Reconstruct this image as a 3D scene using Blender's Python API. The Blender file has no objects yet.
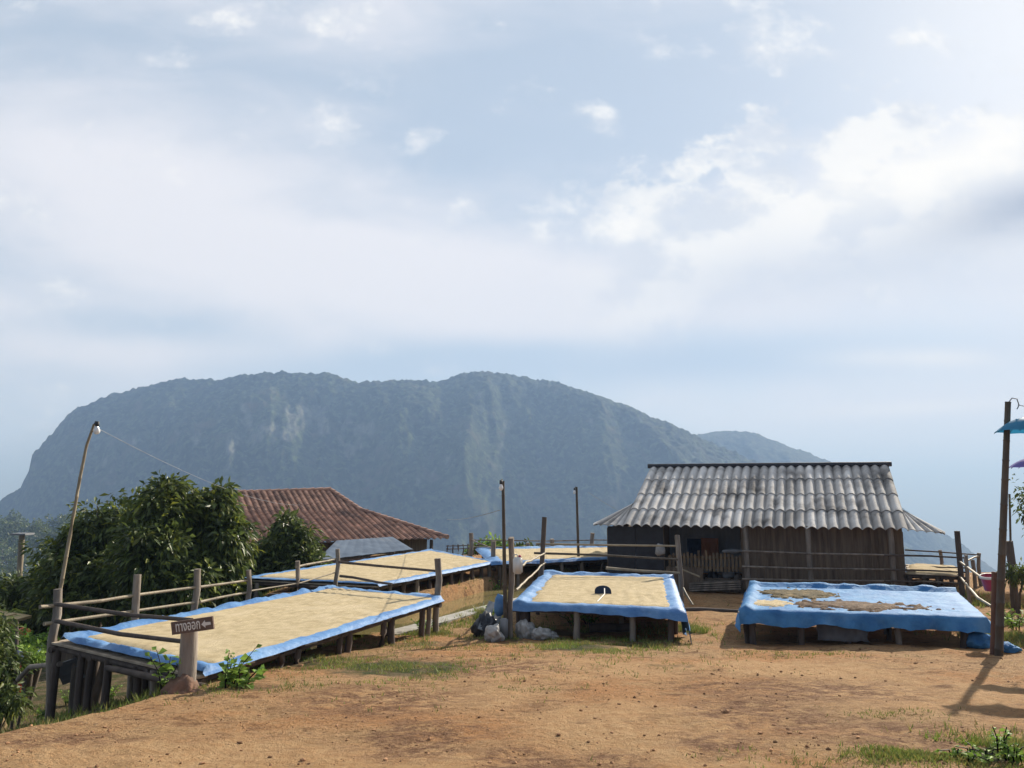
import bpy, math, random
import numpy as np
from mathutils import Vector, Matrix, noise
from mathutils.geometry import delaunay_2d_cdt
random.seed(7); rng = np.random.default_rng(7)
S = bpy.context.scene
COL = S.collection
R = math.radians
FPX = 770.0; PITCH = math.atan(106/FPX); CZ = 1.6

# ---------------------------------------------------------------- camera
cd = bpy.data.cameras.new('camera'); cam = bpy.data.objects.new('camera', cd); COL.objects.link(cam)
cd.sensor_fit = 'HORIZONTAL'; cd.sensor_width = 36.0; cd.lens = FPX/1024*36
cd.clip_start = 0.05; cd.clip_end = 40000
cam.location = (0, 0, CZ); cam.rotation_euler = (R(90)+PITCH, 0, 0)
S.camera = cam
SUN_AZ = R(39); SUN_EL = R(29.5)           # azimuth right of +Y

def ray(px, py):
    u = (px-512)/FPX; v = (384-py)/FPX
    c, s = math.cos(PITCH), math.sin(PITCH)
    return Vector((u, c - s*v, s + c*v))
def P(px, py, y):
    d = ray(px, py); k = y/d.y
    return Vector((d.x*k, y, CZ+d.z*k))
def PZ(px, py, z):
    d = ray(px, py); k = (z-CZ)/d.z
    return Vector((d.x*k, d.y*k, z))
def PN(px, py, p0, n):
    d = ray(px, py); o = Vector((0, 0, CZ)); k = (p0-o).dot(n)/d.dot(n)
    return o+d*k

# ---------------------------------------------------------------- world
W = bpy.data.worlds.new("World"); S.world = W; W.use_nodes = True
def build_world():
    nt = W.node_tree; nt.nodes.clear(); N = nt.nodes; L = nt.links
    def val(x): return x
    def m(op, a, b=None, c=None, clamp=False):
        n = N.new('ShaderNodeMath'); n.operation = op; n.use_clamp = clamp
        for i, x in enumerate((a, b, c)):
            if x is None: continue
            if isinstance(x, (int, float)): n.inputs[i].default_value = x
            else: L.new(x, n.inputs[i])
        return n.outputs[0]
    def sstep(x, a, b):
        n = N.new('ShaderNodeMapRange'); n.interpolation_type = 'SMOOTHSTEP'
        L.new(x, n.inputs[0]); n.inputs[1].default_value = a; n.inputs[2].default_value = b
        return n.outputs[0]
    def mix(f, a, b):
        n = N.new('ShaderNodeMix'); n.data_type = 'RGBA'
        if isinstance(f, (int, float)): n.inputs[0].default_value = f
        else: L.new(f, n.inputs[0])
        for i, x in ((6, a), (7, b)):
            if isinstance(x, tuple): n.inputs[i].default_value = (*x, 1)
            else: L.new(x, n.inputs[i])
        return n.outputs[2]
    def comb(x, y, z):
        n = N.new('ShaderNodeCombineXYZ')
        for i, q in enumerate((x, y, z)):
            if isinstance(q, (int, float)): n.inputs[i].default_value = q
            else: L.new(q, n.inputs[i])
        return n.outputs[0]
    def nz(vec, scale, detail=6, rough=.55, dist=0):
        n = N.new('ShaderNodeTexNoise'); L.new(vec, n.inputs['Vector'])
        n.inputs['Scale'].default_value = scale; n.inputs['Detail'].default_value = detail
        n.inputs['Roughness'].default_value = rough; n.inputs['Distortion'].default_value = dist
        return n.outputs['Fac']
    tc = N.new('ShaderNodeTexCoord'); sp = N.new('ShaderNodeSeparateXYZ'); L.new(tc.outputs['Generated'], sp.inputs[0])
    X, Y, Z = sp.outputs
    Yc = m('MAXIMUM', m('ABSOLUTE', Y), .12)
    p = m('DIVIDE', X, Yc); q = m('DIVIDE', Z, Yc)
    def pq(px, py):
        d = ray(px, py); return d.x/d.y, d.z/d.y
    def gauss(px, py, sx, sy, rot=0):
        p0, q0 = pq(px, py); sx /= 770; sy /= 770
        dx = m('SUBTRACT', p, p0); dy = m('SUBTRACT', q, q0)
        c, s = math.cos(R(rot)), math.sin(R(rot))
        a = m('ADD', m('MULTIPLY', dx, c/sx), m('MULTIPLY', dy, s/sx))
        b = m('ADD', m('MULTIPLY', dx, -s/sy), m('MULTIPLY', dy, c/sy))
        r2 = m('ADD', m('MULTIPLY', a, a), m('MULTIPLY', b, b))
        return m('POWER', 2.718, m('MULTIPLY', r2, -1.0))
    sky = N.new('ShaderNodeTexSky'); sky.sky_type = 'NISHITA'; sky.sun_disc = False
    sky.sun_elevation = SUN_EL; sky.sun_rotation = SUN_AZ; sky.altitude = 900
    sky.dust_density = 1.5; sky.air_density = 1.0; sky.ozone_density = 1.0
    sc = N.new('ShaderNodeVectorMath'); sc.operation = 'SCALE'; L.new(sky.outputs[0], sc.inputs[0]); sc.inputs[3].default_value = 0.085
    base = mix(.70, sc.outputs[0], (.56, .655, .77))
    # soft veil of high cloud
    v1 = nz(comb(m('MULTIPLY', p, 1.3), m('ADD', m('MULTIPLY', q, 3.6), m('MULTIPLY', p, .9)), 3.1), 1.5, 5, .5, .3)
    v2 = nz(comb(m('MULTIPLY', p, 3.0), m('MULTIPLY', q, 8.0), 8.3), 1.6, 6, .55, .4)
    veil = m('ADD', m('MULTIPLY', m('SUBTRACT', v1, .5), 1.5), m('MULTIPLY', m('SUBTRACT', v2, .5), .95))
    add = [(.62, gauss(330, 270, 330, 70, -14)), (.25, gauss(60, 230, 200, 120, 0)), (.42, gauss(760, 275, 330, 70, 4)),
           (.30, gauss(360, 30, 90, 60, 0)), (-.35, gauss(570, 90, 150, 130, 25)), (-.95, gauss(560, 362, 330, 30, 2)),
           (-.3, gauss(100, 325, 180, 18, 0)), (.25, gauss(150, 355, 160, 18, 0)),
           (.35, gauss(930, 408, 120, 12, 4)), (.35, gauss(920, 358, 90, 12, 0)), (-.2, gauss(20, 20, 120, 60, 0)), (-.85, gauss(830, 75, 210, 80, 12)),
           (-.25, gauss(250, 210, 130, 25, 0))]
    for k, g in add: veil = m('ADD', veil, m('MULTIPLY', g, k))
    veil = m('ADD', veil, .40)
    vf = sstep(veil, -.15, 1.0)
    col = mix(vf, base, (.80, .80, .845))
    # cumulus near the sun
    wv = nz(comb(p, q, 1.7), 6, 3, .5)
    c1 = nz(comb(m('ADD', m('MULTIPLY', p, 1.0), m('MULTIPLY', wv, .05)), m('MULTIPLY', q, 1.35), 5.5), 10.5, 9, .58)
    cm = None
    for k, g in [(.20, gauss(800, 35, 110, 48, 0)), (.18, gauss(1000, 48, 60, 22, 0)), (.2, gauss(905, 38, 16, 14, 0)),
                 (.26, gauss(620, 225, 130, 28, 12)), (.20, gauss(465, 205, 30, 30, 0)), (.115, gauss(175, 68, 34, 13, 0)),
                 (.115, gauss(330, 130, 26, 16, 0)), (.115, gauss(412, 148, 24, 18, 0)), (.115, gauss(250, 22, 40, 14, -10)),
                 (.115, gauss(610, 112, 22, 14, 0)), (.2, gauss(405, 203, 10, 10, 0)), (.13, gauss(360, 40, 80, 50, 0))]:
        t = m('MULTIPLY', g, k); cm = t if cm is None else m('ADD', cm, t)
    cf = sstep(m('ADD', c1, cm), .58, .84)
    c2 = nz(comb(p, m('MULTIPLY', q, 1.3), 9.5), 15, 7, .55)
    ccol = mix(sstep(c2, .40, .60), (.70, .735, .79), (1.0, .98, .94))
    col = mix(m('MULTIPLY', cf, .9), col, ccol)
    # big cloud bank rising to the right: crisp billowy top edge, cream near the sun, grey belly
    (pa, qa), (pb, qb), (pc, qc) = pq(540, 250), pq(745, 118), pq(1024, 92)
    l1 = m('ADD', m('MULTIPLY', m('SUBTRACT', p, pa), (qb-qa)/(pb-pa)), qa)
    l2 = m('ADD', m('MULTIPLY', m('SUBTRACT', p, pb), (qc-qb)/(pc-pb)), qb)
    dp = m('SUBTRACT', m('MINIMUM', l1, l2), q)
    e = m('ADD', dp, m('MULTIPLY', m('SUBTRACT', c1, .5), .55))
    bank = m('MULTIPLY', sstep(e, -.01, .055), sstep(p, pa-.02, pa+.22))
    bank = m('MULTIPLY', bank, m('SUBTRACT', 1.0, sstep(dp, .12, .30)))
    c3 = nz(comb(p, m('MULTIPLY', q, 1.5), 2.2), 9, 8, .58)
    bcol = mix(sstep(c3, .40, .58), (.66, .70, .77), (.95, .935, .90))
    col = mix(m('MULTIPLY', bank, .85), col, bcol)
    rim = m('MULTIPLY', gauss(980, 160, 190, 34, 16), m('ADD', .45, m('MULTIPLY', c3, .8)))
    col = mix(m('MULTIPLY', rim, .95, clamp=True), col, (1.02, .985, .92))
    belly = m('MULTIPLY', gauss(1035, 208, 125, 27, 14), m('ADD', .55, m('MULTIPLY', v2, .8)))
    col = mix(m('MULTIPLY', belly, 1.0, clamp=True), col, (.39, .43, .52))
    belly2 = m('MULTIPLY', gauss(850, 272, 250, 34, 5), m('ADD', .0, m('MULTIPLY', v2, 1.1)))
    col = mix(m('MULTIPLY', belly2, .75, clamp=True), col, (.55, .61, .71))
    # blue-grey gap under the cloud deck, thin bright streaks lower down
    gap = m('MULTIPLY', gauss(620, 364, 370, 27, 2), m('ADD', .35, m('MULTIPLY', v2, .9)))
    col = mix(m('MULTIPLY', gap, .8, clamp=True), col, (.42, .525, .68))
    st = m('ADD', m('MULTIPLY', gauss(925, 408, 110, 8, 3), v2), m('MULTIPLY', gauss(920, 358, 90, 10, 0), c3))
    col = mix(m('MULTIPLY', st, .9, clamp=True), col, (.98, .95, .90))
    # glow round the sun behind the cloud
    halo = gauss(1090, 0, 230, 200, 0)
    col = mix(m('MULTIPLY', halo, .3), col, (1.0, .98, .95))
    # the clear side of the sky, away from the sun, is darker
    col = mix(sstep(Y, -.55, .25), (.21, .25, .33), col)
    bg = N.new('ShaderNodeBackground'); L.new(col, bg.inputs[0]); bg.inputs[1].default_value = .67
    out = N.new('ShaderNodeOutputWorld'); L.new(bg.outputs[0], out.inputs[0])
build_world()

# ---------------------------------------------------------------- sun, exposure, render settings
sd = bpy.data.lights.new('sun', 'SUN'); sd.energy = 5.0; sd.angle = R(.6); sd.color = (1.0, .93, .82)
sun = bpy.data.objects.new('sun', sd); COL.objects.link(sun)
tosun = Vector((math.sin(SUN_AZ)*math.cos(SUN_EL), math.cos(SUN_AZ)*math.cos(SUN_EL), math.sin(SUN_EL)))
sun.rotation_euler = (-tosun).to_track_quat('-Z', 'Y').to_euler(); sun.location = (30, 40, 40)
S.view_settings.view_transform = 'Standard'; S.view_settings.look = 'None'
S.view_settings.exposure = 0.74; S.view_settings.gamma = 1.0; S.view_settings.use_curve_mapping = False
S.render.engine = 'CYCLES'
S.cycles.use_denoising = True
S.cycles.max_bounces = 6; S.cycles.diffuse_bounces = 3; S.cycles.glossy_bounces = 2; S.cycles.transmission_bounces = 3
S.cycles.volume_bounces = 0; S.cycles.transparent_max_bounces = 6
S.cycles.caustics_reflective = False; S.cycles.caustics_refractive = False

# ---------------------------------------------------------------- materials
def mat(name, c1, c2=None, scale=4.0, stretch=(1, 1, 1), rough=.85, bump=.3, bscale=None, c3=None, spec=.3, detail=6,
        attr=None, translucent=0, lo=.35, hi=.65, s3=None, metallic=0, bdist=.02):
    M = bpy.data.materials.new(name); M.use_nodes = True; nt = M.node_tree; N = nt.nodes; L = nt.links
    b = N['Principled BSDF']; b.inputs['Roughness'].default_value = rough
    b.inputs['Specular IOR Level'].default_value = spec; b.inputs['Metallic'].default_value = metallic
    c2 = c2 or tuple(x*.75 for x in c1)
    tc = N.new('ShaderNodeTexCoord'); oi = N.new('ShaderNodeObjectInfo')
    ad = N.new('ShaderNodeVectorMath'); ad.operation = 'MULTIPLY_ADD'
    L.new(oi.outputs['Random'], ad.inputs[0]); ad.inputs[1].default_value = (17, 31, 23); L.new(tc.outputs['Object'], ad.inputs[2])
    mp = N.new('ShaderNodeMapping'); L.new(ad.outputs[0], mp.inputs[0]); mp.inputs['Scale'].default_value = stretch
    def nz(sc, det, ro=.6):
        n = N.new('ShaderNodeTexNoise'); L.new(mp.outputs[0], n.inputs['Vector']); n.inputs['Scale'].default_value = sc
        n.inputs['Detail'].default_value = det; n.inputs['Roughness'].default_value = ro; return n.outputs['Fac']
    def rng_(x, a, b_):
        n = N.new('ShaderNodeMapRange'); L.new(x, n.inputs[0]); n.inputs[1].default_value = a; n.inputs[2].default_value = b_; return n.outputs[0]
    def mx(f, a, b_, bt='MIX'):
        n = N.new('ShaderNodeMix'); n.data_type = 'RGBA'; n.blend_type = bt
        if isinstance(f, float): n.inputs[0].default_value = f
        else: L.new(f, n.inputs[0])
        for i, x in ((6, a), (7, b_)):
            if isinstance(x, tuple): n.inputs[i].default_value = (*x, 1)
            else: L.new(x, n.inputs[i])
        return n.outputs[2]
    col = mx(rng_(nz(scale, detail), lo, hi), c1, c2)
    if c3: col = mx(rng_(nz(s3 or scale*.27, 4), .5, .72), col, c3)
    if attr:
        a = N.new('ShaderNodeAttribute'); a.attribute_name = attr
        col = mx(1.0, col, a.outputs['Color'], 'MULTIPLY')
    L.new(col, b.inputs['Base Color'])
    if bump:
        bp = N.new('ShaderNodeBump'); bp.inputs['Strength'].default_value = bump; bp.inputs['Distance'].default_value = bdist
        L.new(nz(bscale or scale*4, 5), bp.inputs['Height']); L.new(bp.outputs[0], b.inputs['Normal'])
    if translucent:
        t = N.new('ShaderNodeBsdfTranslucent'); L.new(col, t.inputs[0])
        ms = N.new('ShaderNodeMixShader'); ms.inputs[0].default_value = translucent
        L.new(b.outputs[0], ms.inputs[1]); L.new(t.outputs[0], ms.inputs[2])
        L.new(ms.outputs[0], N['Material Output'].inputs[0])
    return M

MW = mat('weathered_wood', (.33, .28, .225), (.16, .132, .108), 4, (2, 2, .4), .85, .5, 25, c3=(.12, .10, .085))
MWD = mat('dark_wood', (.13, .10, .08), (.07, .055, .045), 3, (2, 2, .4), .85, .5, 25)
MBAM = mat('bamboo', (.34, .28, .185), (.22, .175, .115), 3, (2, 2, .5), .6, .3, 20, spec=.4, c3=(.2, .16, .11))
MBAMD = mat('old_bamboo', (.115, .088, .06), (.06, .048, .036), 4, (2, 2, .5), .65, .3, 20, spec=.4)
MSLAT = mat('slats', (.46, .38, .28), (.28, .22, .16), 5, (1, 1, 1), .8, .3, 20)
MTARP = mat('tarp_blue', (.12, .27, .50), (.06, .175, .40), 4, (1, 1, 1), .6, .9, 11, c3=(.22, .36, .56), spec=.35, s3=1.6)
MTARP2 = mat('tarp_faded', (.08, .24, .45), (.045, .155, .35), 4, (1, 1, 1), .7, 1.0, 10, c3=(.12, .27, .45), spec=.12, s3=2.6)
MBEAN = mat('parchment_beans', (.59, .48, .295), (.44, .345, .20), 7, (1, 1, 1), .9, 1.0, 75, c3=(.60, .49, .315), spec=.15, bdist=.02, s3=2)
MBEANB = mat('dark_beans', (.17, .135, .075), (.05, .042, .025), 26, (1, 1, 1), .9, .9, 70, c3=(.28, .20, .10), spec=.15, bdist=.02)
MBEANR = mat('brown_beans', (.20, .135, .09), (.085, .06, .042), 26, (1, 1, 1), .9, .9, 70, c3=(.28, .20, .13), spec=.15, bdist=.02)
MLEAF = mat('leaf', (.12, .15, .036), (.060, .088, .024), 2, (1, 1, 1), .45, 0, spec=.4, attr='tone', translucent=.32)
MLEAFY = mat('leaf_bright', (.22, .33, .055), (.14, .24, .04), 2, (1, 1, 1), .6, 0, spec=.3, attr='tone', translucent=.3)
MGRASS = mat('grass', (.19, .27, .05), (.22, .23, .07), 1.2, (1, 1, 1), .6, 0, spec=.3, attr='tone', translucent=.3)
MBARK = mat('bark', (.14, .11, .085), (.08, .065, .05), 6, (1, 1, .3), .9, .6, 20)
MCONC = mat('concrete', (.42, .40, .36), (.30, .285, .25), 5, (1, 1, 1), .9, .4, 30)
MSACK = mat('white_sack', (.50, .48, .45), (.28, .27, .25), 6, (1, 1, 1), .7, .5, 12)
MBLACK = mat('black_plastic', (.035, .037, .045), (.02, .02, .025), 3, (1, 1, 1), .45, .4, 8, spec=.4)
MROCK = mat('red_rock', (.26, .14, .09), (.14, .09, .065), 6, (1, 1, 1), .95, .8, 14)
MWHITE = mat('white_plastic', (.75, .73, .68), (.62, .60, .55), 4, (1, 1, 1), .5, .05)
MBULB = mat('bulb_glass', (.85, .85, .83), (.8, .8, .78), 4, (1, 1, 1), .15, 0, spec=.6)
MCAP = mat('lamp_socket', (.03, .03, .03), (.02, .02, .02), 4, (1, 1, 1), .5, 0)
MWIRE = mat('cable', (.32, .33, .35), (.22, .23, .25), 4, (1, 1, 1), .5, 0)
MTEAL = mat('teal_cloth', (.03, .24, .42), (.02, .18, .35), 3, (1, 1, 1), .6, .2, 12, translucent=.35)
MPURP = mat('purple_cloth', (.17, .15, .45), (.13, .11, .37), 3, (1, 1, 1), .6, .2, 12, translucent=.35)
MPINK = mat('pink_plastic', (.50, .07, .11), (.40, .05, .09), 3, (1, 1, 1), .4, .05)
MTILE = mat('clay_tile', (.54, .33, .235), (.36, .22, .16), 2.5, (1, 1, 1), .85, .3, 25, c3=(.18, .12, .10), attr='tone', s3=1.1)
MASB = mat('fibre_cement', (.76, .72, .66), (.52, .48, .43), 1.7, (1, 1, 1), .9, .3, 30, c3=(.16, .145, .13), attr='tone', s3=1.5)
MZINC = mat('zinc', (.115, .15, .20), (.075, .10, .14), 2, (1, 1, 1), .8, .15, 12, c3=(.15, .15, .15), spec=.08)
MPLANK = mat('wall_planks', (.22, .165, .115), (.11, .08, .056), 3, (5, 5, .4), .9, .5, 20, c3=(.19, .145, .105))
MGREYB = mat('grey_boards', (.27, .27, .275), (.19, .19, .195), 3, (4, 4, .6), .85, .4, 20)
MSHUT = mat('orange_shutter', (.30, .105, .04), (.22, .08, .03), 3, (3, 3, .6), .7, .2, 20)
MNAVY = mat('navy_cloth', (.02, .035, .07), (.015, .025, .05), 4, (1, 1, 1), .7, .2)
MSIGN = mat('sign_board', (.20, .135, .105), (.13, .09, .07), 6, (.5, 2, 4), .85, .4, 25)
MPAINT = mat('white_paint', (.82, .78, .72), (.72, .68, .62), 12, (1, 1, 1), .8, 0)
MYELL = mat('yellow_wall', (.55, .42, .22), (.45, .33, .17), 2, (1, 1, 1), .85, .1)
MORAN = mat('orange_plastic', (.65, .12, .05), (.55, .1, .04), 2, (1, 1, 1), .5, .1)
MGREYP = mat('grey_panel', (.24, .25, .26), (.18, .185, .19), 3, (1, 1, 1), .7, .2)

# ---------------------------------------------------------------- mesh helpers
class MB:
    def __init__(s): s.v = []; s.f = []; s.sm = []; s.tone = []
    def add(s, verts, faces, smooth=False):
        o = len(s.v); s.v.extend([tuple(x) for x in verts])
        for f in faces: s.f.append(tuple(i+o for i in f)); s.sm.append(smooth)
    def box(s, c, ux, uy, uz, sx, sy, sz):
        c = Vector(c); ux, uy, uz = Vector(ux)*sx/2, Vector(uy)*sy/2, Vector(uz)*sz/2
        v = [c+a*ux+b*uy+d*uz for d in (-1, 1) for b in (-1, 1) for a in (-1, 1)]
        s.add(v, [(0, 2, 3, 1), (4, 5, 7, 6), (0, 1, 5, 4), (2, 6, 7, 3), (0, 4, 6, 2), (1, 3, 7, 5)])
    def beam(s, a, b, w, h, up=(0, 0, 1)):
        a, b = Vector(a), Vector(b); x = (b-a); L = x.length; x.normalize()
        y = Vector(up).cross(x); y.normalize(); z = x.cross(y)
        s.box((a+b)/2, x, y, z, L, w, h)
    def tube(s, pts, r0, r1=None, n=8, cap=True, jit=0, nodes=0):
        pts = [Vector(p) for p in pts]; r1 = r0 if r1 is None else r1
        if len(pts) == 2 and (jit or nodes):
            a, b = pts; L = (b-a).length; k = max(3, int(L/.28)); ph = random.random()*9
            pts = [a.lerp(b, i/k)+Vector((noise.noise((i*.5, ph, 0)), noise.noise((i*.5, ph, 5)), noise.noise((i*.5, ph, 9))*.4))*jit*min(1, i, k-i) for i in range(k+1)]
        rings = []; m = len(pts)
        for i, p in enumerate(pts):
            t = (pts[min(i+1, m-1)]-pts[max(i-1, 0)]).normalized()
            x = t.cross(Vector((0, 0, 1)))
            if x.length < .1: x = t.cross(Vector((0, 1, 0)))
            x.normalize(); y = t.cross(x); r = r0+(r1-r0)*i/(m-1)
            if nodes: 
                for dd, rr in ((-.012, 1), (0, 1.13), (.012, 1)):
                    if (i == 0 and dd < 0) or (i == m-1 and dd > 0): continue
                    rings.append([p+t*dd+(x*math.cos(q*2*math.pi/n)+y*math.sin(q*2*math.pi/n))*r*rr for q in range(n)])
            else:
                rings.append([p+(x*math.cos(q*2*math.pi/n)+y*math.sin(q*2*math.pi/n))*r*(1+jit*.5*random.uniform(-1, 1)) for q in range(n)])
        v = [p for rr in rings for p in rr]; f = []
        for i in range(len(rings)-1):
            for q in range(n):
                f.append((i*n+q, i*n+(q+1) % n, (i+1)*n+(q+1) % n, (i+1)*n+q))
        s.add(v, f, True)
        if cap:
            o = len(rings)-1
            s.add(rings[0], [tuple(range(n))[::-1]]); s.add(rings[o], [tuple(range(n))])
    def lathe(s, c, prof, n=14, axis=(0, 0, 1)):
        c = Vector(c); z = Vector(axis).normalized(); x = z.cross(Vector((0, 1, 0.01))).normalized(); y = z.cross(x)
        v = []; f = []
        for r, h in prof:
            for q in range(n): v.append(c+z*h+(x*math.cos(q*2*math.pi/n)+y*math.sin(q*2*math.pi/n))*r)
        for i in range(len(prof)-1):
            for q in range(n): f.append((i*n+q, i*n+(q+1) % n, (i+1)*n+(q+1) % n, (i+1)*n+q))
        s.add(v, f, True)
    def blob(s, c, rx, ry, rz, jit=.2, seed=0, lv=2, flat=None):
        import bmesh
        b = bmesh.new(); bmesh.ops.create_icosphere(b, subdivisions=lv, radius=1)
        v = []
        for w in b.verts:
            k = 1+jit*(noise.fractal(w.co*1.1+Vector((seed*3.1, seed*1.7, seed)), 1, 2, 2)*.8+((.42-1.1*abs(noise.noise(w.co*2.6+Vector((seed, 0, 3))))-.35*abs(noise.noise(w.co*6+Vector((seed, 5, 3))))) if lv > 2 else 0))
            q = Vector((w.co.x*rx*k, w.co.y*ry*k, w.co.z*rz*k))
            if flat is not None: q.z = max(q.z, flat)
            v.append(Vector(c)+q)
        f = [tuple(x.index for x in g.verts) for g in b.faces]; b.free(); s.add(v, f, True)
    def build(s, name, m, parent=None):
        off = Vector(parent['_o']) if parent is not None else Vector((0, 0, 0))
        me = bpy.data.meshes.new(name); me.from_pydata([tuple(Vector(p)-off) for p in s.v], [], s.f)
        me.polygons.foreach_set('use_smooth', s.sm); me.materials.append(m)
        if s.tone: set_tone(me, s.tone)
        me.update(); o = bpy.data.objects.new(name, me); COL.objects.link(o)
        if parent is not None: o.parent = parent; o['_o'] = tuple(off)
        return o
def set_tone(me, tone):
    a = me.color_attributes.new('tone', 'FLOAT_COLOR', 'POINT')
    t = np.ones((len(me.vertices), 4), np.float32); tt = np.asarray(tone, np.float32)
    if tt.ndim == 1: t[:, :3] = tt[:, None]
    else: t[:, :3] = tt
    a.data.foreach_set('color', t.ravel())
def npmesh(name, V, F, m, parent=None, smooth=True, tone=None):
    off = Vector(parent['_o']) if parent is not None else Vector((0, 0, 0))
    V = np.asarray(V, np.float32)-np.array(off, np.float32); F = np.asarray(F, np.int32); k = F.shape[1]
    me = bpy.data.meshes.new(name); me.vertices.add(len(V)); me.vertices.foreach_set('co', V.ravel())
    me.loops.add(F.size); me.loops.foreach_set('vertex_index', F.ravel())
    me.polygons.add(len(F)); me.polygons.foreach_set('loop_start', np.arange(0, F.size, k, dtype=np.int32))
    me.polygons.foreach_set('loop_total', np.full(len(F), k, np.int32)) if False else None
    me.update(calc_edges=True); me.validate()
    me.polygons.foreach_set('use_smooth', np.full(len(me.polygons), smooth))
    me.materials.append(m)
    if tone is not None: set_tone(me, tone)
    o = bpy.data.objects.new(name, me); COL.objects.link(o)
    if parent is not None: o.parent = parent; o['_o'] = tuple(off)
    return o
def tag(o, label=None, cat=None, group=None, kind=None):
    if label: o['label'] = label
    if cat: o['category'] = cat
    if group: o['group'] = group
    if kind: o['kind'] = kind
    return o
def thing(name, loc, label, cat, group=None):
    o = bpy.data.objects.new(name, None); COL.objects.link(o); o.location = loc; o['_o'] = tuple(loc); o.empty_display_size = .2
    return tag(o, label, cat, group)
def gridfaces(nx, ny):
    i, j = np.meshgrid(np.arange(nx-1), np.arange(ny-1), indexing='ij'); a = (i*ny+j).ravel()
    return np.stack([a, a+ny, a+ny+1, a+1], 1)
def fb(x, y, z=0, o=4): return noise.fractal((x, y, z), 1.0, 2.0, o)
def sm(a, b, x):
    t = min(1, max(0, (x-a)/(b-a))); return t*t*(3-2*t)

# ---------------------------------------------------------------- ground
POND = [(-1.75, 13.2), (-.75, 15.2), (.2, 16.9), (1.3, 18.4), (1.9, 20.2), (-.3, 19.25), (-1.4, 16.55), (-2.0, 15.35), (-2.8, 14.4), (-2.7, 13.2)]
def sdpoly(x, y, poly):
    d = 1e9; ins = False; n = len(poly)
    for i in range(n):
        x1, y1 = poly[i]; x2, y2 = poly[(i+1) % n]
        ex, ey = x2-x1, y2-y1; t = max(0, min(1, ((x-x1)*ex+(y-y1)*ey)/(ex*ex+ey*ey)))
        d = min(d, math.hypot(x-x1-ex*t, y-y1-ey*t))
        if (y1 > y) != (y2 > y) and x < (x2-x1)*(y-y1)/(y2-y1)+x1: ins = not ins
    return -d if ins else d
DK = [(-40, 15.6), (-2.9, 14.9), (-2.0, 15.4), (-1.4, 16.6), (-.3, 19.3), (2.2, 20.5), (4, 21.6), (8.6, 21.6), (9.0, 16.3), (11, 15.4), (40, 14.6)]
def dike(x):
    for (x1, y1), (x2, y2) in zip(DK, DK[1:]):
        if x <= x2: return y1+(y2-y1)*(x-x1)/(x2-x1)
    return DK[-1][1]
EDGE = [(0, -3.9), (5.6, -3.55), (7, -3.12), (9.65, -3.0), (13, -2.2), (14, -2.9), (60, -3)]
def edgex(y):
    for (y1, x1), (y2, x2) in zip(EDGE, EDGE[1:]):
        if y <= y2: return x1+(x2-x1)*(y-y1)/(y2-y1)
    return -3
def g(x, y, fine=True):
    z = -.0876*(min(y, 12.8)-4.74)
    if y < 3: z = .152
    z0 = z
    dk = dike(x)
    z = z+(-.47-z)*sm(dk-.12, dk+.25, y) if y > dk-.2 else z
    s = edgex(y)-x
    if s > 0:
        back = sm(14.2, 16, y)*sm(7.0, 4.5, -x)
        dr = .25*s+.45*max(0, s-2.3)+.1*min(s, .5)
        dr = min(dr, 2.2+.06*s)
        z -= dr*(1-back)
    if y > 12.5 and -3.2 < x < 2.3:
        sd = sdpoly(x, y, POND)
        if sd < .35: z = z+(-1.35-z)*sm(.05, -.22, sd)
    b = y-(25.5+(19.8-25.5)*sm(7.5, 9.0, x) if x > -4.5 else 24)
    if b > 0: z -= .55*b*sm(0, 3, b)
    r = x-13.5
    if r > 0: z -= .5*r*sm(0, 3, r)
    if x < -16: z -= .35*(-16-x)
    z = max(z, -400+4*noise.noise((x*.002, y*.002, 0)))
    if fine and y < 40:
        a = .035*fb(x*.7, y*.7, 3, 4)
        a += .016*fb(x*3.3, y*3.3, 7, 3)+(.010*noise.noise((x*9, y*9, 2)) if y < 13 else 0)
        if y < 13.5 and s < 0: a += .028*max(0, fb(x*2.2, y*1.3, 11, 4)-.05)
        z += a
    return z
def axis(lo, hi, st, far, gr=1.16):
    a = list(np.arange(lo, hi+1e-6, st)); s = st; x = hi
    while x < far: s *= gr; x += s; a.append(x)
    s = st; x = lo; pre = []
    while x > -far: s *= gr; x -= s; pre.append(x)
    return np.array(pre[::-1]+a)
gx = axis(-7, 11.5, .09, 12000); gy = np.array(list(axis(3.5, 21, .09, 12000)))
gy = gy[gy > -300]
GV = np.empty((len(gx), len(gy), 3), np.float32)
for i, x in enumerate(gx):
    for j, y in enumerate(gy): GV[i, j] = (x, y, g(float(x), float(y)))
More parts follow.
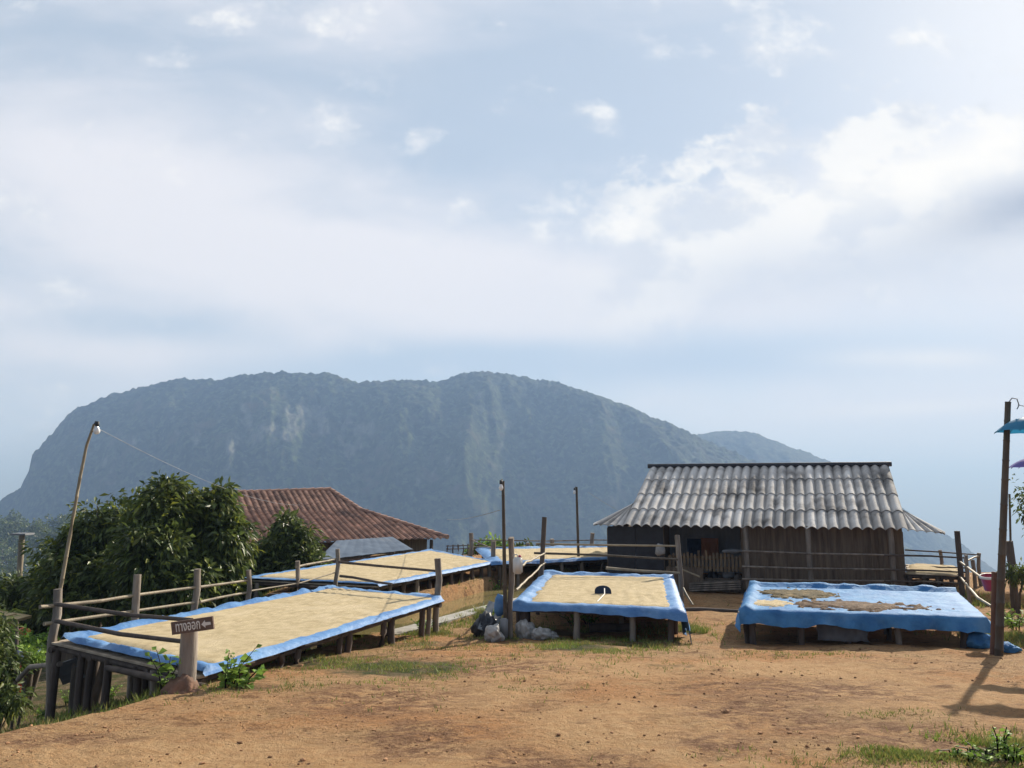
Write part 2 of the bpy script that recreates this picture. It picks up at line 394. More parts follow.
def ground_material():
    M = bpy.data.materials.new('soil'); M.use_nodes = True; nt = M.node_tree; N = nt.nodes; L = nt.links
    b = N['Principled BSDF']; b.inputs['Roughness'].default_value = .95; b.inputs['Specular IOR Level'].default_value = .12
    tc = N.new('ShaderNodeTexCoord')
    def nz(sc, det=6, ro=.6, st=(1, 1, 1), off=0):
        mp = N.new('ShaderNodeMapping'); L.new(tc.outputs['Object'], mp.inputs[0]); mp.inputs['Scale'].default_value = st; mp.inputs['Location'].default_value = (off, off*.7, 0)
        n = N.new('ShaderNodeTexNoise'); L.new(mp.outputs[0], n.inputs['Vector']); n.inputs['Scale'].default_value = sc
        n.inputs['Detail'].default_value = det; n.inputs['Roughness'].default_value = ro; return n.outputs['Fac']
    def rg(x, a, c):
        n = N.new('ShaderNodeMapRange'); n.interpolation_type = 'SMOOTHSTEP'; L.new(x, n.inputs[0]); n.inputs[1].default_value = a; n.inputs[2].default_value = c; return n.outputs[0]
    def mx(f, a, c, bt='MIX'):
        n = N.new('ShaderNodeMix'); n.data_type = 'RGBA'; n.blend_type = bt
        if isinstance(f, float): n.inputs[0].default_value = f
        else: L.new(f, n.inputs[0])
        for i, x in ((6, a), (7, c)):
            if isinstance(x, tuple): n.inputs[i].default_value = (*x, 1)
            else: L.new(x, n.inputs[i])
        return n.outputs[2]
    def mu(a, k):
        n = N.new('ShaderNodeMath'); n.operation = 'MULTIPLY'; L.new(a, n.inputs[0])
        if isinstance(k, (int, float)): n.inputs[1].default_value = k
        else: L.new(k, n.inputs[1])
        return n.outputs[0]
    c = mx(rg(nz(.5, 6, .6), .40, .60), (.56, .29, .125), (.57, .355, .18))
    c = mx(mu(rg(nz(1.1, 8, .7, (1, 1.6, 1), 4), .47, .60), .8), c, (.53, .335, .165))
    c = mx(mu(rg(nz(1.9, 9, .75, (1, 1.7, 1), 9), .52, .64), .85), c, (.20, .10, .05))
    c = mx(mu(rg(nz(6, 8, .8, (1, 1.3, 1), 5), .50, .64), .65), c, (.26, .135, .062))
    c = mx(mu(rg(nz(20, 6, .8, (1, 1, 1), 2), .52, .64), .75), c, (.18, .095, .048))
    c = mx(mu(rg(nz(30, 4, .75, (1, 1, 1), 6), .56, .68), .7), c, (.60, .45, .29))
    at = N.new('ShaderNodeAttribute'); at.attribute_name = 'tone'
    sp = N.new('ShaderNodeSeparateColor'); L.new(at.outputs['Color'], sp.inputs[0])
    c = mx(mu(rg(sp.outputs[1], .25, .75), rg(nz(2.4, 6, .6, (1, 1, 1), 31), .30, .55)), c, mx(rg(nz(12, 5, .7, (1, 1, 1), 33), .4, .62), (.64, .41, .215), (.57, .335, .16)))
    c = mx(mu(rg(sp.outputs[2], .15, .8), rg(nz(5, 8, .8, (1, 1.4, 1), 41), .42, .56)), c, mx(rg(nz(26, 5, .75, (1, 1, 1), 43), .42, .6), (.20, .10, .052), (.36, .21, .12)))
    veg = mx(rg(nz(2.2, 6, .65, (1, 1, 1), 12), .42, .58), (.075, .085, .03), (.20, .15, .085))
    n2 = nz(3.5, 6, .7, (1, 1, 1), 20)
    f = N.new('ShaderNodeMath'); f.operation = 'ADD'; L.new(sp.outputs[0], f.inputs[0]); L.new(n2, f.inputs[1])
    c = mx(rg(f.outputs[0], .78, 1.12), c, veg)
    L.new(c, b.inputs['Base Color'])
    h = N.new('ShaderNodeMath'); h.operation = 'ADD'
    L.new(nz(7, 8, .7), h.inputs[0]); L.new(mu(nz(40, 5, .75, (1, 1, 1), 3), .45), h.inputs[1])
    bp = N.new('ShaderNodeBump'); bp.inputs['Strength'].default_value = 1.0; bp.inputs['Distance'].default_value = .16
    L.new(h.outputs[0], bp.inputs['Height']); L.new(bp.outputs[0], b.inputs['Normal'])
    return M
# grass areas: (px, py, spread x, spread y, blades)
def ground_hit(px, py):
    d = ray(px, py); lo = 3.0
    y = 3.0
    while y < 60:
        k = y/d.y; 
        if CZ+d.z*k < g(d.x*k, y, False): break
        y += .05
    return Vector((d.x*k, y, g(d.x*k, y)))
GP = [(575, 649, 45, 5, 900, .05), (505, 640, 60, 4, 350, .05), (400, 668, 75, 9, 1000, .04), (640, 645, 40, 6, 500, .06), (690, 632, 22, 5, 500, .08),
      (955, 757, 80, 5, 2300, .035), (1010, 752, 40, 8, 1800, .05), (90, 708, 50, 6, 500, .08), (20, 722, 50, 7, 600, .09), (440, 634, 26, 4, 350, .06),
      (430, 645, 60, 4, 400, .05), (215, 668, 50, 6, 500, .08), (800, 655, 70, 2, 180, .035), (1010, 640, 22, 10, 900, .12), (560, 632, 70, 4, 500, .08),
      (320, 664, 90, 5, 500, .05), (885, 716, 30, 3, 90, .03), (250, 690, 90, 5, 260, .04), (480, 618, 18, 5, 500, .12), (290, 650, 60, 6, 300, .09),
      (660, 668, 60, 4, 150, .03), (540, 690, 60, 4, 60, .03)]
GPW = []
for px, py, sx, sy, nb, h in GP:
    c = ground_hit(px, py); ex = abs(ground_hit(px+sx, py).x-c.x); ey = abs(ground_hit(px, py-sy).y-c.y)
    GPW.append((c.x, c.y, ex, max(.15, min(ey, 1.6)), nb, h))
veg = np.zeros((len(gx), len(gy)), np.float32)
XX, YY = np.meshgrid(gx, gy, indexing='ij')
for cx, cy, ex, ey, nb, h in GPW:
    veg = np.maximum(veg, min(1, .35+nb/1500)*.85*np.exp(-((XX-cx)/ex)**2*.9-((YY-cy)/ey)**2*.9))
EX = np.interp(gy, [e[0] for e in EDGE], [e[1] for e in EDGE])[None, :]
veg = np.maximum(veg, np.clip((EX-.4-XX)/.8, 0, .75)*(~((YY > 14.8) & (XX > -6.5))))
veg = np.maximum(veg, np.clip((YY-24.5)/1.5, 0, 1)); veg = np.maximum(veg, np.clip((XX-12.5)/1, 0, 1)); veg = np.maximum(veg, np.clip((-XX-9)/1, 0, 1))
worn = np.zeros_like(veg)
for px, py, rx_, ry_ in ((640, 725, 1.0, 1.1), (690, 755, .6, .6), (230, 757, 2.2, .55), (80, 765, 1.2, .4), (430, 700, 1.0, .7), (900, 690, 1.3, 1.2), (560, 670, 1.6, .9), (780, 668, 1.5, .8)):
    c_ = ground_hit(px, py); worn = np.maximum(worn, np.exp(-((XX-c_.x)/rx_)**2-((YY-c_.y)/ry_)**2))
crumb = np.zeros_like(veg)
for px, py, rx_, ry_ in ((420, 738, .5, .7), (380, 700, .9, .9), (760, 715, .7, .9), (720, 745, .35, .4), (800, 690, 1.2, .8), (610, 760, .3, .3), (500, 668, .9, .6), (60, 742, .5, .25), (350, 662, 1.0, .8), (520, 760, .35, .4), (900, 735, .5, .5)):
    c_ = ground_hit(px, py); crumb = np.maximum(crumb, np.exp(-((XX-c_.x)/rx_)**2-((YY-c_.y)/ry_)**2))
ground = npmesh('ground', GV.reshape(-1, 3), gridfaces(len(gx), len(gy)), ground_material(), tone=np.stack([veg.ravel(), worn.ravel(), crumb.ravel()], 1))
tag(ground, kind='structure')

# pond water
def poly_sheet(name, poly, z, m):
    mb = MB(); mb.add([(x, y, z) for x, y in poly], [tuple(range(len(poly)))]); return mb.build(name, m)
MWATER = mat('pond_water', (.24, .20, .09), (.16, .14, .06), 1.5, (1, 1, 1), .05, .04, 4, spec=.6)
tag(poly_sheet('water', [(-1.85, 13.0), (-.62, 15.1), (.35, 16.85), (1.5, 18.3), (2.1, 20.3), (-.4, 19.4), (-1.55, 16.7), (-2.15, 15.5), (-3.0, 14.6), (-2.9, 13.0)], -.735, MWATER), kind='structure')
# concrete rim on the near bank of the pond
mb = MB(); rim = [(-1.98, 12.75), (-1.62, 13.35), (-.66, 15.2), (.28, 16.85), (1.38, 18.3)]
for a, b in zip(rim, rim[1:]):
    mb.beam((a[0], a[1], -.88), (b[0], b[1], -.88), .34, .42)
tag(mb.build('kerb', MCONC), kind='structure')

# ---------------------------------------------------------------- mountain
MMOUNT = None
def mountain_material():
    M = bpy.data.materials.new('forest_hillside'); M.use_nodes = True; nt = M.node_tree; N = nt.nodes; L = nt.links
    b = N['Principled BSDF']; b.inputs['Roughness'].default_value = 1; b.inputs['Specular IOR Level'].default_value = .05
    tc = N.new('ShaderNodeTexCoord')
    def nz(sc, det=6, ro=.65, st=(1, 1, 1)):
        mp = N.new('ShaderNodeMapping'); L.new(tc.outputs['Object'], mp.inputs[0]); mp.inputs['Scale'].default_value = st
        n = N.new('ShaderNodeTexNoise'); L.new(mp.outputs[0], n.inputs['Vector']); n.inputs['Scale'].default_value = sc
        n.inputs['Detail'].default_value = det; n.inputs['Roughness'].default_value = ro; return n.outputs['Fac']
    def rg(x, a, c):
        n = N.new('ShaderNodeMapRange'); L.new(x, n.inputs[0]); n.inputs[1].default_value = a; n.inputs[2].default_value = c; return n.outputs[0]
    def mx(f, a, c):
        n = N.new('ShaderNodeMix'); n.data_type = 'RGBA'; L.new(f, n.inputs[0])
        for i, x in ((6, a), (7, c)):
            if isinstance(x, tuple): n.inputs[i].default_value = (*x, 1)
            else: L.new(x, n.inputs[i])
        return n.outputs[2]
    c = mx(rg(nz(.010), .42, .58), (.006, .013, .008), (.026, .038, .016))
    c = mx(rg(nz(.06, 6), .48, .66), c, (.058, .070, .034))
    c = mx(rg(nz(.11, 3, .6), .50, .62), c, (.065, .088, .038))
    c = mx(rg(nz(.14, 3, .6, (1, 1, 1.4)), .54, .64), c, (.006, .010, .006))
    c = mx(rg(nz(.02, 6), .56, .70), c, (.08, .065, .042))
    at = N.new('ShaderNodeAttribute'); at.attribute_name = 'tone'
    rock = mx(rg(nz(.05, 6, .7, (1, 1, .25)), .35, .6), (.10, .10, .085), (.40, .38, .34))
    c = mx(at.outputs['Fac'], c, rock)
    L.new(c, b.inputs['Base Color'])
    return M
MMOUNT = mountain_material()
def crest_interp(prof, px):
    return float(np.interp(px, [a for a, _ in prof], [b for _, b in prof]))
def mountain(name, prof, px0, px1, npx, d0, d1, zb, rows, cliffs, seed, amp=60):
    V = np.empty((npx, rows+8, 3), np.float32); T = np.zeros((npx, rows+8), np.float32)
    for i in range(npx):
        px = px0+(px1-px0)*i/(npx-1)
        py = crest_interp(prof, px); d = ray(px, py); az = d.x/d.y
        e = d.z/d.y
        dc = d1*(1+.06*fb(px*.004, seed, 2, 3))
        zc = CZ+e*dc
        for j in range(rows+8):
            if j < rows:
                t = j/(rows-1); pf = 1-(1-t)**1.35
                dd = d0+(dc-d0)*t; z = zb+(zc-zb)*pf
                w = math.sin(math.pi*min(1, t))**.6 if t < 1 else 0
                wt = min(1, (1-t)*6)
                dd += amp*wt*(fb(az*7+.3*t, t*1.6, seed, 5)) + amp*.6*wt*(abs(fb(az*16, t*2.5+az*2, seed+4, 4))-.3)
            else:
                k = j-rows+1; dd = dc+k*18; z = zc-k*k*1.6
            x = az*dd
            ca = noise.voronoi((x*.11, dd*.11, z*.06))[0][0]
            z += (6.5 if j >= rows-3 else 7)*(.6-ca) + 3.0*fb(x*.03, z*.03, seed, 3) + 2.2*noise.noise((x*.2, dd*.2, 0))
            V[i, j] = (x, dd, z)
            if cliffs and j < rows:
                # bare rock faces high on the slope
                yy = 384-770*math.tan(math.atan2(z-CZ, dd)-PITCH)
                k = 0
                for cx, cy, sx, sy in cliffs:
                    k = max(k, math.exp(-((px-cx)/sx)**2-((yy-cy)/sy)**2))
                n = fb(px*.07, yy*.05, seed+9, 5)
                T[i, j] = .34*max(0, min(1, (k*1.0+n*1.3-.78)*2.6))
    o = npmesh(name, V.reshape(-1, 3), gridfaces(npx, rows+8), MMOUNT, tone=np.stack([T.ravel()]*3, 1))
    return tag(o, kind='structure')
PROF1 = [(-260, 560), (-60, 520), (0, 503), (20, 489), (29, 470), (32, 456), (46, 441), (64, 420), (72, 410), (84, 405), (110, 396), (150, 385), (180, 379), (215, 381), (240, 375), (280, 373), (330, 375),
         (358, 384), (400, 381), (440, 381), (465, 374), (490, 372), (520, 376), (560, 384), (600, 395), (640, 412), (680, 429), (700, 437), (720, 447), (760, 464), (800, 484), (850, 512), (900, 545), (1000, 600), (1300, 700)]
PROF2 = [(500, 500), (640, 452), (700, 434), (735, 430), (760, 435), (790, 447), (830, 461), (870, 486), (900, 507), (914, 516), (944, 535), (962, 544), (992, 569), (1040, 592), (1200, 660), (1400, 720)]
mountain('mountain', PROF1, -260, 1250, 900, 640, 1200, -400, 190,
         [(255, 428, 38, 20), (300, 420, 50, 22), (345, 425, 30, 16), (215, 440, 20, 14)], 3.3)
mountain('distant_hill', PROF2, 500, 1350, 420, 1150, 1650, -400, 110, [], 8.8)

# ---------------------------------------------------------------- haze
def haze():
    M = bpy.data.materials.new('haze_air'); M.use_nodes = True; nt = M.node_tree; nt.nodes.clear()
    o = nt.nodes.new('ShaderNodeOutputMaterial'); v = nt.nodes.new('ShaderNodeVolumePrincipled')
    v.inputs['Color'].default_value = (.39, .60, .98, 1); v.inputs['Absorption Color'].default_value = (.22, .22, .22, 1); v.inputs['Density'].default_value = .00048; v.inputs['Anisotropy'].default_value = .1
    nt.links.new(v.outputs[0], o.inputs['Volume'])
    mb = MB(); mb.box((0, 5700, -75), (1, 0, 0), (0, 1, 0), (0, 0, 1), 26000, 14000, 680)
    h = mb.build('haze', M); tag(h, kind='stuff'); return h
haze()

# ---------------------------------------------------------------- generic builders
def quad_pt(c, s, t):
    A, B, C, D = c            # s: A->B, t: A->D
    return (A*(1-s)+B*s)*(1-t)+(D*(1-s)+C*s)*t
def make_table(corners, label, group='low drying tables', hgt=.06, legs_ab=(), legs_bc=(), legs_cd=(), legs_da=(), sag=0, beam_m=None, inner=True):
    """corners A,B,C,D; deck of slats, four edge beams, legs down to the ground"""
    c = [Vector(q) for q in corners]; ctr = sum(c, Vector())/4
    base = Vector((ctr.x, ctr.y, g(ctr.x, ctr.y)))
    t = thing('drying_table', base, label, 'drying table', group)
    A, B, C, D = c; dn = Vector((0, 0, -1))
    mb = MB(); n = max(12, int((D-A).length/.11))
    for i in range(n):
        a = quad_pt(c, -.012, (i+.5)/n)+dn*.03; b = quad_pt(c, 1.012, (i+.5)/n)+dn*(.03+.006*random.random())
        k = random.uniform(-.03, .04)
        mb.beam(a+(a-b).normalized()*k, b+(b-a).normalized()*random.uniform(-.03, .04), (D-A).length/n*.86, .022)
    mb.build('deck', MSLAT, t)
    for a, b in ((A, B), (B, C), (C, D), (D, A)):
        mb = MB(); d = (b-a).normalized()
        inn = (ctr-(a+b)/2).normalized()*.06; mb.tube([a+dn*.085-d*.05+inn, b+dn*.085+d*.05+inn], .04, .036, 8, jit=.015, nodes=0); mb.build('beam', MWD if beam_m is None else beam_m, t)
    mb = MB()
    for s in (.25, .5, .75):
        pass
    for s in (.3, .7):
        mb = MB(); mb.tube([quad_pt(c, s, 0)+dn*.1, quad_pt(c, s, 1)+dn*.1], .035, .03, 7, jit=.02); mb.build('beam', MWD, t)
    cen = ctr
    def leg(p, r=.045):
        p = p+(cen-p).normalized()*.04; q = p.copy(); q.z = g(p.x, p.y)-.12; top = p+dn*.07
        if top.z-q.z < .1: return
        q += Vector((random.uniform(-.03, .03), random.uniform(-.03, .03), 0))
        mb = MB(); mb.tube([top, q], r*random.uniform(.85, 1.15), None, 8, jit=.02); mb.build('leg', random.choice((MW, MWD, MWD)), t)
    for (a, b), ls in (((A, B), legs_ab), ((B, C), legs_bc), ((C, D), legs_cd), ((D, A), legs_da)):
        for s in ls: leg(a.lerp(b, s))
    if inner:
        for s in (.35, .65):
            for q in (.3, .6): leg(quad_pt(c, s, q), .04)
    return t
def make_tarp(corners, label, flare=0, skirts=(0, 0, 0, 0), rims=(.05, .05, .05, .05), m=None, up=.012, rimw=.13, ext=0, amp=1.0, seed=1, insets=(0,0,0,0)):
    """skirts/rims order: AB edge (t=0), BC edge (s=1), CD edge (t=1), DA edge (s=0)"""
    c = [Vector(q)+Vector((0, 0, up)) for q in corners]
    A, B, C, D = c; U = ((B-A).length+(C-D).length)/2; Vv = ((D-A).length+(C-B).length)/2
    def axis1(L, k0, k1, r0, r1, st):
        a = []
        if k0 > 0:
            for i in range(6, 0, -1): a.append((0, -.05-.05*(i/6), -k0*i/6))
        a.append((0, -.045 if k0 else 0, r0*.1 if not k0 else 0)); 
        if r0: a += [(rimw*.25/L, 0, r0), (rimw*.6/L, 0, r0*.75)]
        a.append((rimw/L, 0, 0))
        n = int(L/st)
        for i in range(1, n): a.append((rimw/L+(1-2*rimw/L)*i/n, 0, 0))
        a.append((1-rimw/L, 0, 0))
        if r1: a += [(1-rimw*.6/L, 0, r1*.75), (1-rimw*.25/L, 0, r1)]
        a.append((1, .045 if k1 else 0, r1*.1 if not k1 else 0))
        if k1 > 0:
            for i in range(1, 7): a.append((1, .05+.05*(i/6), -k1*i/6))
        return a
    au = axis1(U, skirts[3], skirts[1], rims[3], rims[1], .09); av = axis1(Vv, skirts[0], skirts[2], rims[0], rims[2], .09)
    eu = (B-A).normalized(); ev = (D-A).normalized(); V = []
    for s, ou, zu in au:
        for t, ov, zv in av:
            p = quad_pt(c, s, t); z = min(zu, zv) if (zu < 0 or zv < 0) else max(zu, zv)
            px, py = p.x, p.y; 
            w = fb(px*2.3, py*2.3, seed, 4)
            if z < 0:
                kk = (.5-2*abs(noise.noise((px*3.8, py*3.8, seed+z*.8))))*.075*amp+.03*noise.noise((px*13, py*13, seed+z*3))
                if flare and ov < 0:
                    fl = sm(.80, .97, s)*flare; p = p-ev*.10*fl+eu*.06*fl; z *= 1+1.5*fl
                rag = 1+.45*noise.noise((px*1.7, py*1.7, seed*2.3))+.25*noise.noise((px*6, py*6, seed*1.3))
                p = p+eu*(ou+(kk if ou else 0)*np.sign(ou or 1)*min(1, -z*6))+ev*(ov+(kk if ov else 0)*np.sign(ov or 1)*min(1, -z*6)); p.z += z*rag
            else:
                k = 1+.8*noise.noise((px*3.1, py*3.1, seed+5))+.4*noise.noise((px*9, py*9, seed))
                p = p+eu*ou+ev*ov; p.z += z*k*amp+(abs(w)*.012+.022*max(0, .32-abs(noise.noise((px*1.9+py*.7, py*1.9-px*.5, seed*1.1))))**2*6*.5)*amp
                if z > 0: p += (eu*noise.noise((px*6, py*6, 1))+ev*noise.noise((px*6, py*6, 7)))*.03
            V.append(p)
    o = npmesh('tarpaulin', [tuple(p) for p in V], gridfaces(len(au), len(av)), m or MTARP)
    return tag(o, label, 'tarp')
def make_beans(corners, label, m=MBEAN, inset=.22, up=.016, th=.025, blobs=None, seed=2, ragged=.08, insets=None, rake=True):
    c = [Vector(q) for q in corners]; A, B, C, D = c; U = (B-A).length; Vv = (D-A).length
    ia = insets or (inset,)*4
    nu, nv = int(U/.045), int(Vv/.045); V = np.empty((nu, nv, 3)); H = np.empty((nu, nv))
    for i in range(nu):
        for j in range(nv):
            s, t = i/(nu-1), j/(nv-1); p = quad_pt(c, s, t)
            if blobs:
                h = -1
                for bs, bt, rs, rt in blobs:
                    h = max(h, 1-math.hypot((s-bs)*U/rs, (t-bt)*Vv/rt))
                h = h*.5+.20*fb(p.x*3, p.y*3, seed, 3)+.30*fb(p.x*9, p.y*9, seed+4, 3)-.03
            else:
                h = min(t*Vv-ia[0], (1-s)*U-ia[1], (1-t)*Vv-ia[2], s*U-ia[3])+ragged*fb(p.x*2.1, p.y*2.1, seed, 4)
            k = max(0, min(1, h/.12)); k = k*k*(3-2*k)
            hh = th*k*(1+.25*fb(p.x*5, p.y*5, seed, 3))+(.008*math.sin(s*U*30+3*fb(p.x*.8, p.y*.8, 3, 2))*max(0, .4+fb(p.x*.9, p.y*.5, 8, 2)) if rake else 0)*k + .004*noise.noise((p.x*19, p.y*19, 1))*k
            H[i, j] = h; V[i, j] = (p.x, p.y, p.z+up+hh-(.0 if h > 0 else .03))
    F = gridfaces(nu, nv); F = F[(H.ravel()[F] > 0).any(1)]
    used = np.unique(F); mp = np.zeros(nu*nv, int); mp[used] = np.arange(len(used))
    o = npmesh('coffee_beans', V.reshape(-1, 3)[used], mp[F], m)
    return tag(o, label, 'coffee beans', kind='stuff')

# ---------------------------------------------------------------- table one (long, left)
TZ = -.15
A1, B1, C1, D1 = PZ(52, 641, TZ), PZ(196, 674, TZ), PZ(440, 599, TZ), PZ(326, 588, TZ)
T1 = (A1, B1, C1, D1)
make_table(T1, 'long low bamboo table at left, standing on many short legs where the ground drops away',
           legs_ab=(.02, .22, .3, .42, .62, .74, .86), legs_bc=(.06, .13, .24, .30, .47, .51, .68, .72, .9, .94), legs_da=(.15, .35, .55, .75, .95))
def lerpq(c, s0, s1, t0, t1): return (quad_pt(c, s0, t0), quad_pt(c, s1, t0), quad_pt(c, s1, t1), quad_pt(c, s0, t1))
T1t = lerpq(T1, .04, 1.0, .008, 1.0)
make_tarp(T1t, 'blue tarpaulin with a turned up rim on the long left table', skirts=(0, .03, 0, 0), rims=(.06, .012, .04, .06), rimw=.22, seed=3, amp=1.0)
make_beans(T1t, 'pale coffee beans spread over the long left table', insets=(.20, .025, .05, .12), ragged=.06, seed=5)

# table two (centre)
A2, B2, C2, D2 = PZ(515, 604, -.15), PZ(681, 611, -.15), PZ(671, 578, -.15), PZ(544, 575, -.15)
T2 = (A2, B2, C2, D2)
make_table(T2, 'square low table in the centre with blue edges and sacks lying under it', legs_ab=(.05, .38, .72, .95), legs_bc=(.3, .6, .95), legs_da=(.1, .4, .7, .95), beam_m=MWD)
make_tarp(T2, 'blue tarpaulin hanging over the right edge of the centre table', flare=.45, skirts=(.09, .36, 0, .05), rims=(.02, .03, .06, .05), rimw=.2, seed=9)
make_beans(T2, 'pale coffee beans around the navy scraper on the centre table', insets=(.08, .12, .16, .18), seed=8)

# table three (right)
A3, B3, C3, D3 = PZ(743, 611, -.15), PZ(983, 618.5, -.15), PZ(953, 592, -.15), PZ(752, 586, -.15)
T3 = (A3, B3, C3, D3)
make_table(T3, 'wide low table at right under a faded bare blue tarpaulin', legs_ab=(.03, .24, .45, .66, .93), legs_bc=(.3, .7, .97), legs_da=(.3, .7, .97), beam_m=MWD)
make_tarp(T3, 'faded blue tarpaulin hanging low over the front of the right table', skirts=(.175, .08, .05, .30), rims=(0, 0, .05, .03), rimw=.16, m=MTARP2, seed=14, amp=1.6)
make_beans(T3, 'dark mixed coffee cherries heaped at the back left of the right table', MBEANB, blobs=[(.24, .64, .62, .62)], seed=3, th=.03, rake=False)
make_beans(T3, 'reddish brown coffee cherries in a long heap at the front of the right table', MBEANR, blobs=[(.50, .24, .95, .45)], seed=6, th=.03, rake=False)
make_beans(T3, 'small round heap of pale beans on the left end of the right table', MBEAN, blobs=[(.11, .24, .3, .42)], seed=7, th=.02, rake=False)

# table four (behind table one)
T4 = (Vector((-5.35, 15.7, -.15)), Vector((-2.55, 14.7, -.15)), PZ(492, 562, -.15), PZ(431, 550.5, -.15))
make_table(T4, 'long low table running behind the left one towards the tiled house', legs_ab=(.1, .9), legs_bc=(.1, .2, .3, .4, .5, .6, .7, .8, .9, .98), legs_cd=(.3, .7))
make_tarp(T4, 'blue tarpaulin with a low rim on the table behind the left one', skirts=(0, .04, 0, 0), rims=(.03, .0, .03, .03), rimw=.14, seed=21, amp=.8)
make_beans(T4, 'pale coffee beans filling the table behind the left one', insets=(.25, .05, .2, .12), seed=12)
# table five (far, behind the pond)
T5 = (PZ(494, 563, -.15), Vector((3.3, 20.9, -.15)), Vector((4.0, 24.3, -.15)), PZ(478, 549, -.15))
make_table(T5, 'far low table beyond the pond running behind the shed', legs_ab=(.03, .15, .3, .45, .6, .75, .9), legs_da=(.3, .7))
make_tarp(T5, 'blue tarpaulin on the far table beyond the pond', skirts=(.05, 0, 0, .02), rims=(.01, .02, .05, .03), rimw=.3, seed=31)
make_beans(T5, 'thin layer of pale beans on the far table beyond the pond', insets=(.05, .2, .5, .2), seed=22)
# table six (far right)
T6 = (PZ(906, 572.5, -.16), PZ(963, 574.5, -.16), PZ(959, 566, -.16), PZ(908, 563.5, -.16))
make_table(T6, 'small low table on the bank right of the shed', legs_ab=(.05, .3, .55, .8, .97), legs_bc=(.5,), legs_da=(.3, .8))
make_beans(T6, 'pale beans on the bare table right of the shed', insets=(.05,)*4, seed=32, up=.0)

# ---------------------------------------------------------------- railings
def nrm(a, b):
    d = (b-a); d.z = 0; d.normalize(); return Vector((d.y, -d.x, 0))
def railing(name, label, items, cat='fence'):
    """items: list of ('post'|'rail', [points], radius, material)"""
    p0 = items[0][1][0]; t = thing(name, (p0.x, p0.y, g(p0.x, p0.y)), label, cat)
    for k, pts, r, m in items:
        mb = MB(); mb.tube(pts, r, r*.82 if k == 'rail' else r*.94, 9, jit=.03 if k == 'rail' else .05, nodes=1 if m in (MBAM, MBAMD) else 0); mb.build(k, m, t)
    return t
def down(p, k=.15): return Vector((p.x, p.y, g(p.x, p.y)-k))
nAD = nrm(A1, D1); back = -nAD*.0
def ad(px, py): return PN(px, py, A1+Vector((-.06, .02, 0)), nAD)
def ab(px, py): return PN(px, py, A1+Vector((0, -.08, 0)), nrm(A1, B1))
def dc(px, py): return PN(px, py, D1+Vector((0, .05, 0)), nrm(D1, C1))
it = []
for px, top in ((58, 589), (137.5, 574.5), (197.5, 569), (248.5, 570), (297.5, 561), (337.5, 549)):
    a = ad(px, top); it.append(('post', [a, down(a)], .048 if px < 230 else .040, MW))
c = dc(437.5, 558.5); it.append(('post', [c, down(c)], .055, MW))
it += [('rail', [ad(40, 607), ad(100, 601), ad(136, 595), ad(197, 587)], .023, MBAM), ('rail', [ad(44, 624), ad(110, 614.5), ad(197, 602)], .022, MBAM),
       ('rail', [ad(200, 587), ad(250, 580)], .021, MBAM), ('rail', [ad(200, 602), ad(250, 592)], .021, MBAM),
       ('rail', [ad(296, 567), ad(336, 559)], .022, MBAM), ('rail', [ad(250, 591), ad(300, 583), ad(337, 572)], .013, MBAM),
       ('rail', [ab(56, 604), ab(130, 615), ab(192, 620)], .024, MWD), ('rail', [ab(56, 621), ab(120, 634), ab(188, 642)], .026, MWD),
       ('rail', [dc(339, 562), dc(380, 566), dc(437, 571)], .024, MWD), ('rail', [dc(340, 576), dc(392, 584)], .024, MWD),
       ('rail', [dc(310, 587), dc(370, 592), dc(437, 596)], .028, MWD)]
railing('railing', 'weathered post and pole railing along the back of the long left table', it)

def refine_(pts, k=5):
    out = []
    for a, b in zip(pts, pts[1:]): out += [a.lerp(b, i/k) for i in range(k)]
    return out+[pts[-1]]
# sign
sb = ab(188, 690); sp0 = PZ(188, 678, -.36); 
sx = B1+Vector((-.12, -.22, 0)); sg = g(sx.x, sx.y)
def sgp(px, py): return P(px, py, sx.y)
base = Vector((sgp(187, 660).x, sx.y, sg))
sign = thing('wooden_sign', base, 'brown board sign with white Thai writing and an arrow, nailed to a thick stump', 'sign')
mb = MB(); topp = sgp(189.5, 628); mb.tube([Vector((base.x, base.y, sg-.15)), Vector((base.x+.01, base.y, sg+.3)), topp], .088, .076, 12, jit=.06); mb.build('post', mat('pale_wood', (.40, .345, .285), (.24, .20, .165), 3, (2, 2, .4), .85, .6, 25, c3=(.17, .14, .115)), sign)
bl, br = P(172, 628.5, sx.y-.12), P(213.5, 622.5, sx.y-.16)
ux = (br-bl).normalized(); uz = Vector((0, -.05, 1)); uz = (uz-ux*uz.dot(ux)).normalized(); uy = uz.cross(ux).normalized()
mb = MB(); bw = (br-bl).length; bh = .115
mb.box((bl+br)/2, ux, uy, uz, bw, .022, bh); board = mb.build('board', MSIGN, sign)
def text_mesh(txt, size, mtx, name, m, parent, fit=None):
    cu = bpy.data.curves.new(name, 'FONT'); cu.body = txt; cu.size = size; cu.extrude = .002; cu.offset = .0012; cu.space_character = 1.02
    o = bpy.data.objects.new(name, cu); COL.objects.link(o); bpy.context.view_layer.update()
    me = bpy.data.meshes.new_from_object(o.evaluated_get(bpy.context.evaluated_depsgraph_get()))
    bpy.data.objects.remove(o); bpy.data.curves.remove(cu)
    co = np.empty(len(me.vertices)*3, np.float32); me.vertices.foreach_get('co', co); co = co.reshape(-1, 3)
    off = Vector(parent['_o'])
    w = co[:, 0].max()-co[:, 0].min()
    if fit: fx = fit/w
    else: fx = 1
    for v in me.vertices: v.co.x = (v.co.x-co[:, 0].min())*fx
    for v in me.vertices: v.co = mtx(v.co)-off
    me.materials.clear(); me.materials.append(m); o = bpy.data.objects.new(name, me); COL.objects.link(o); o.parent = parent; o['_o'] = tuple(off); return w
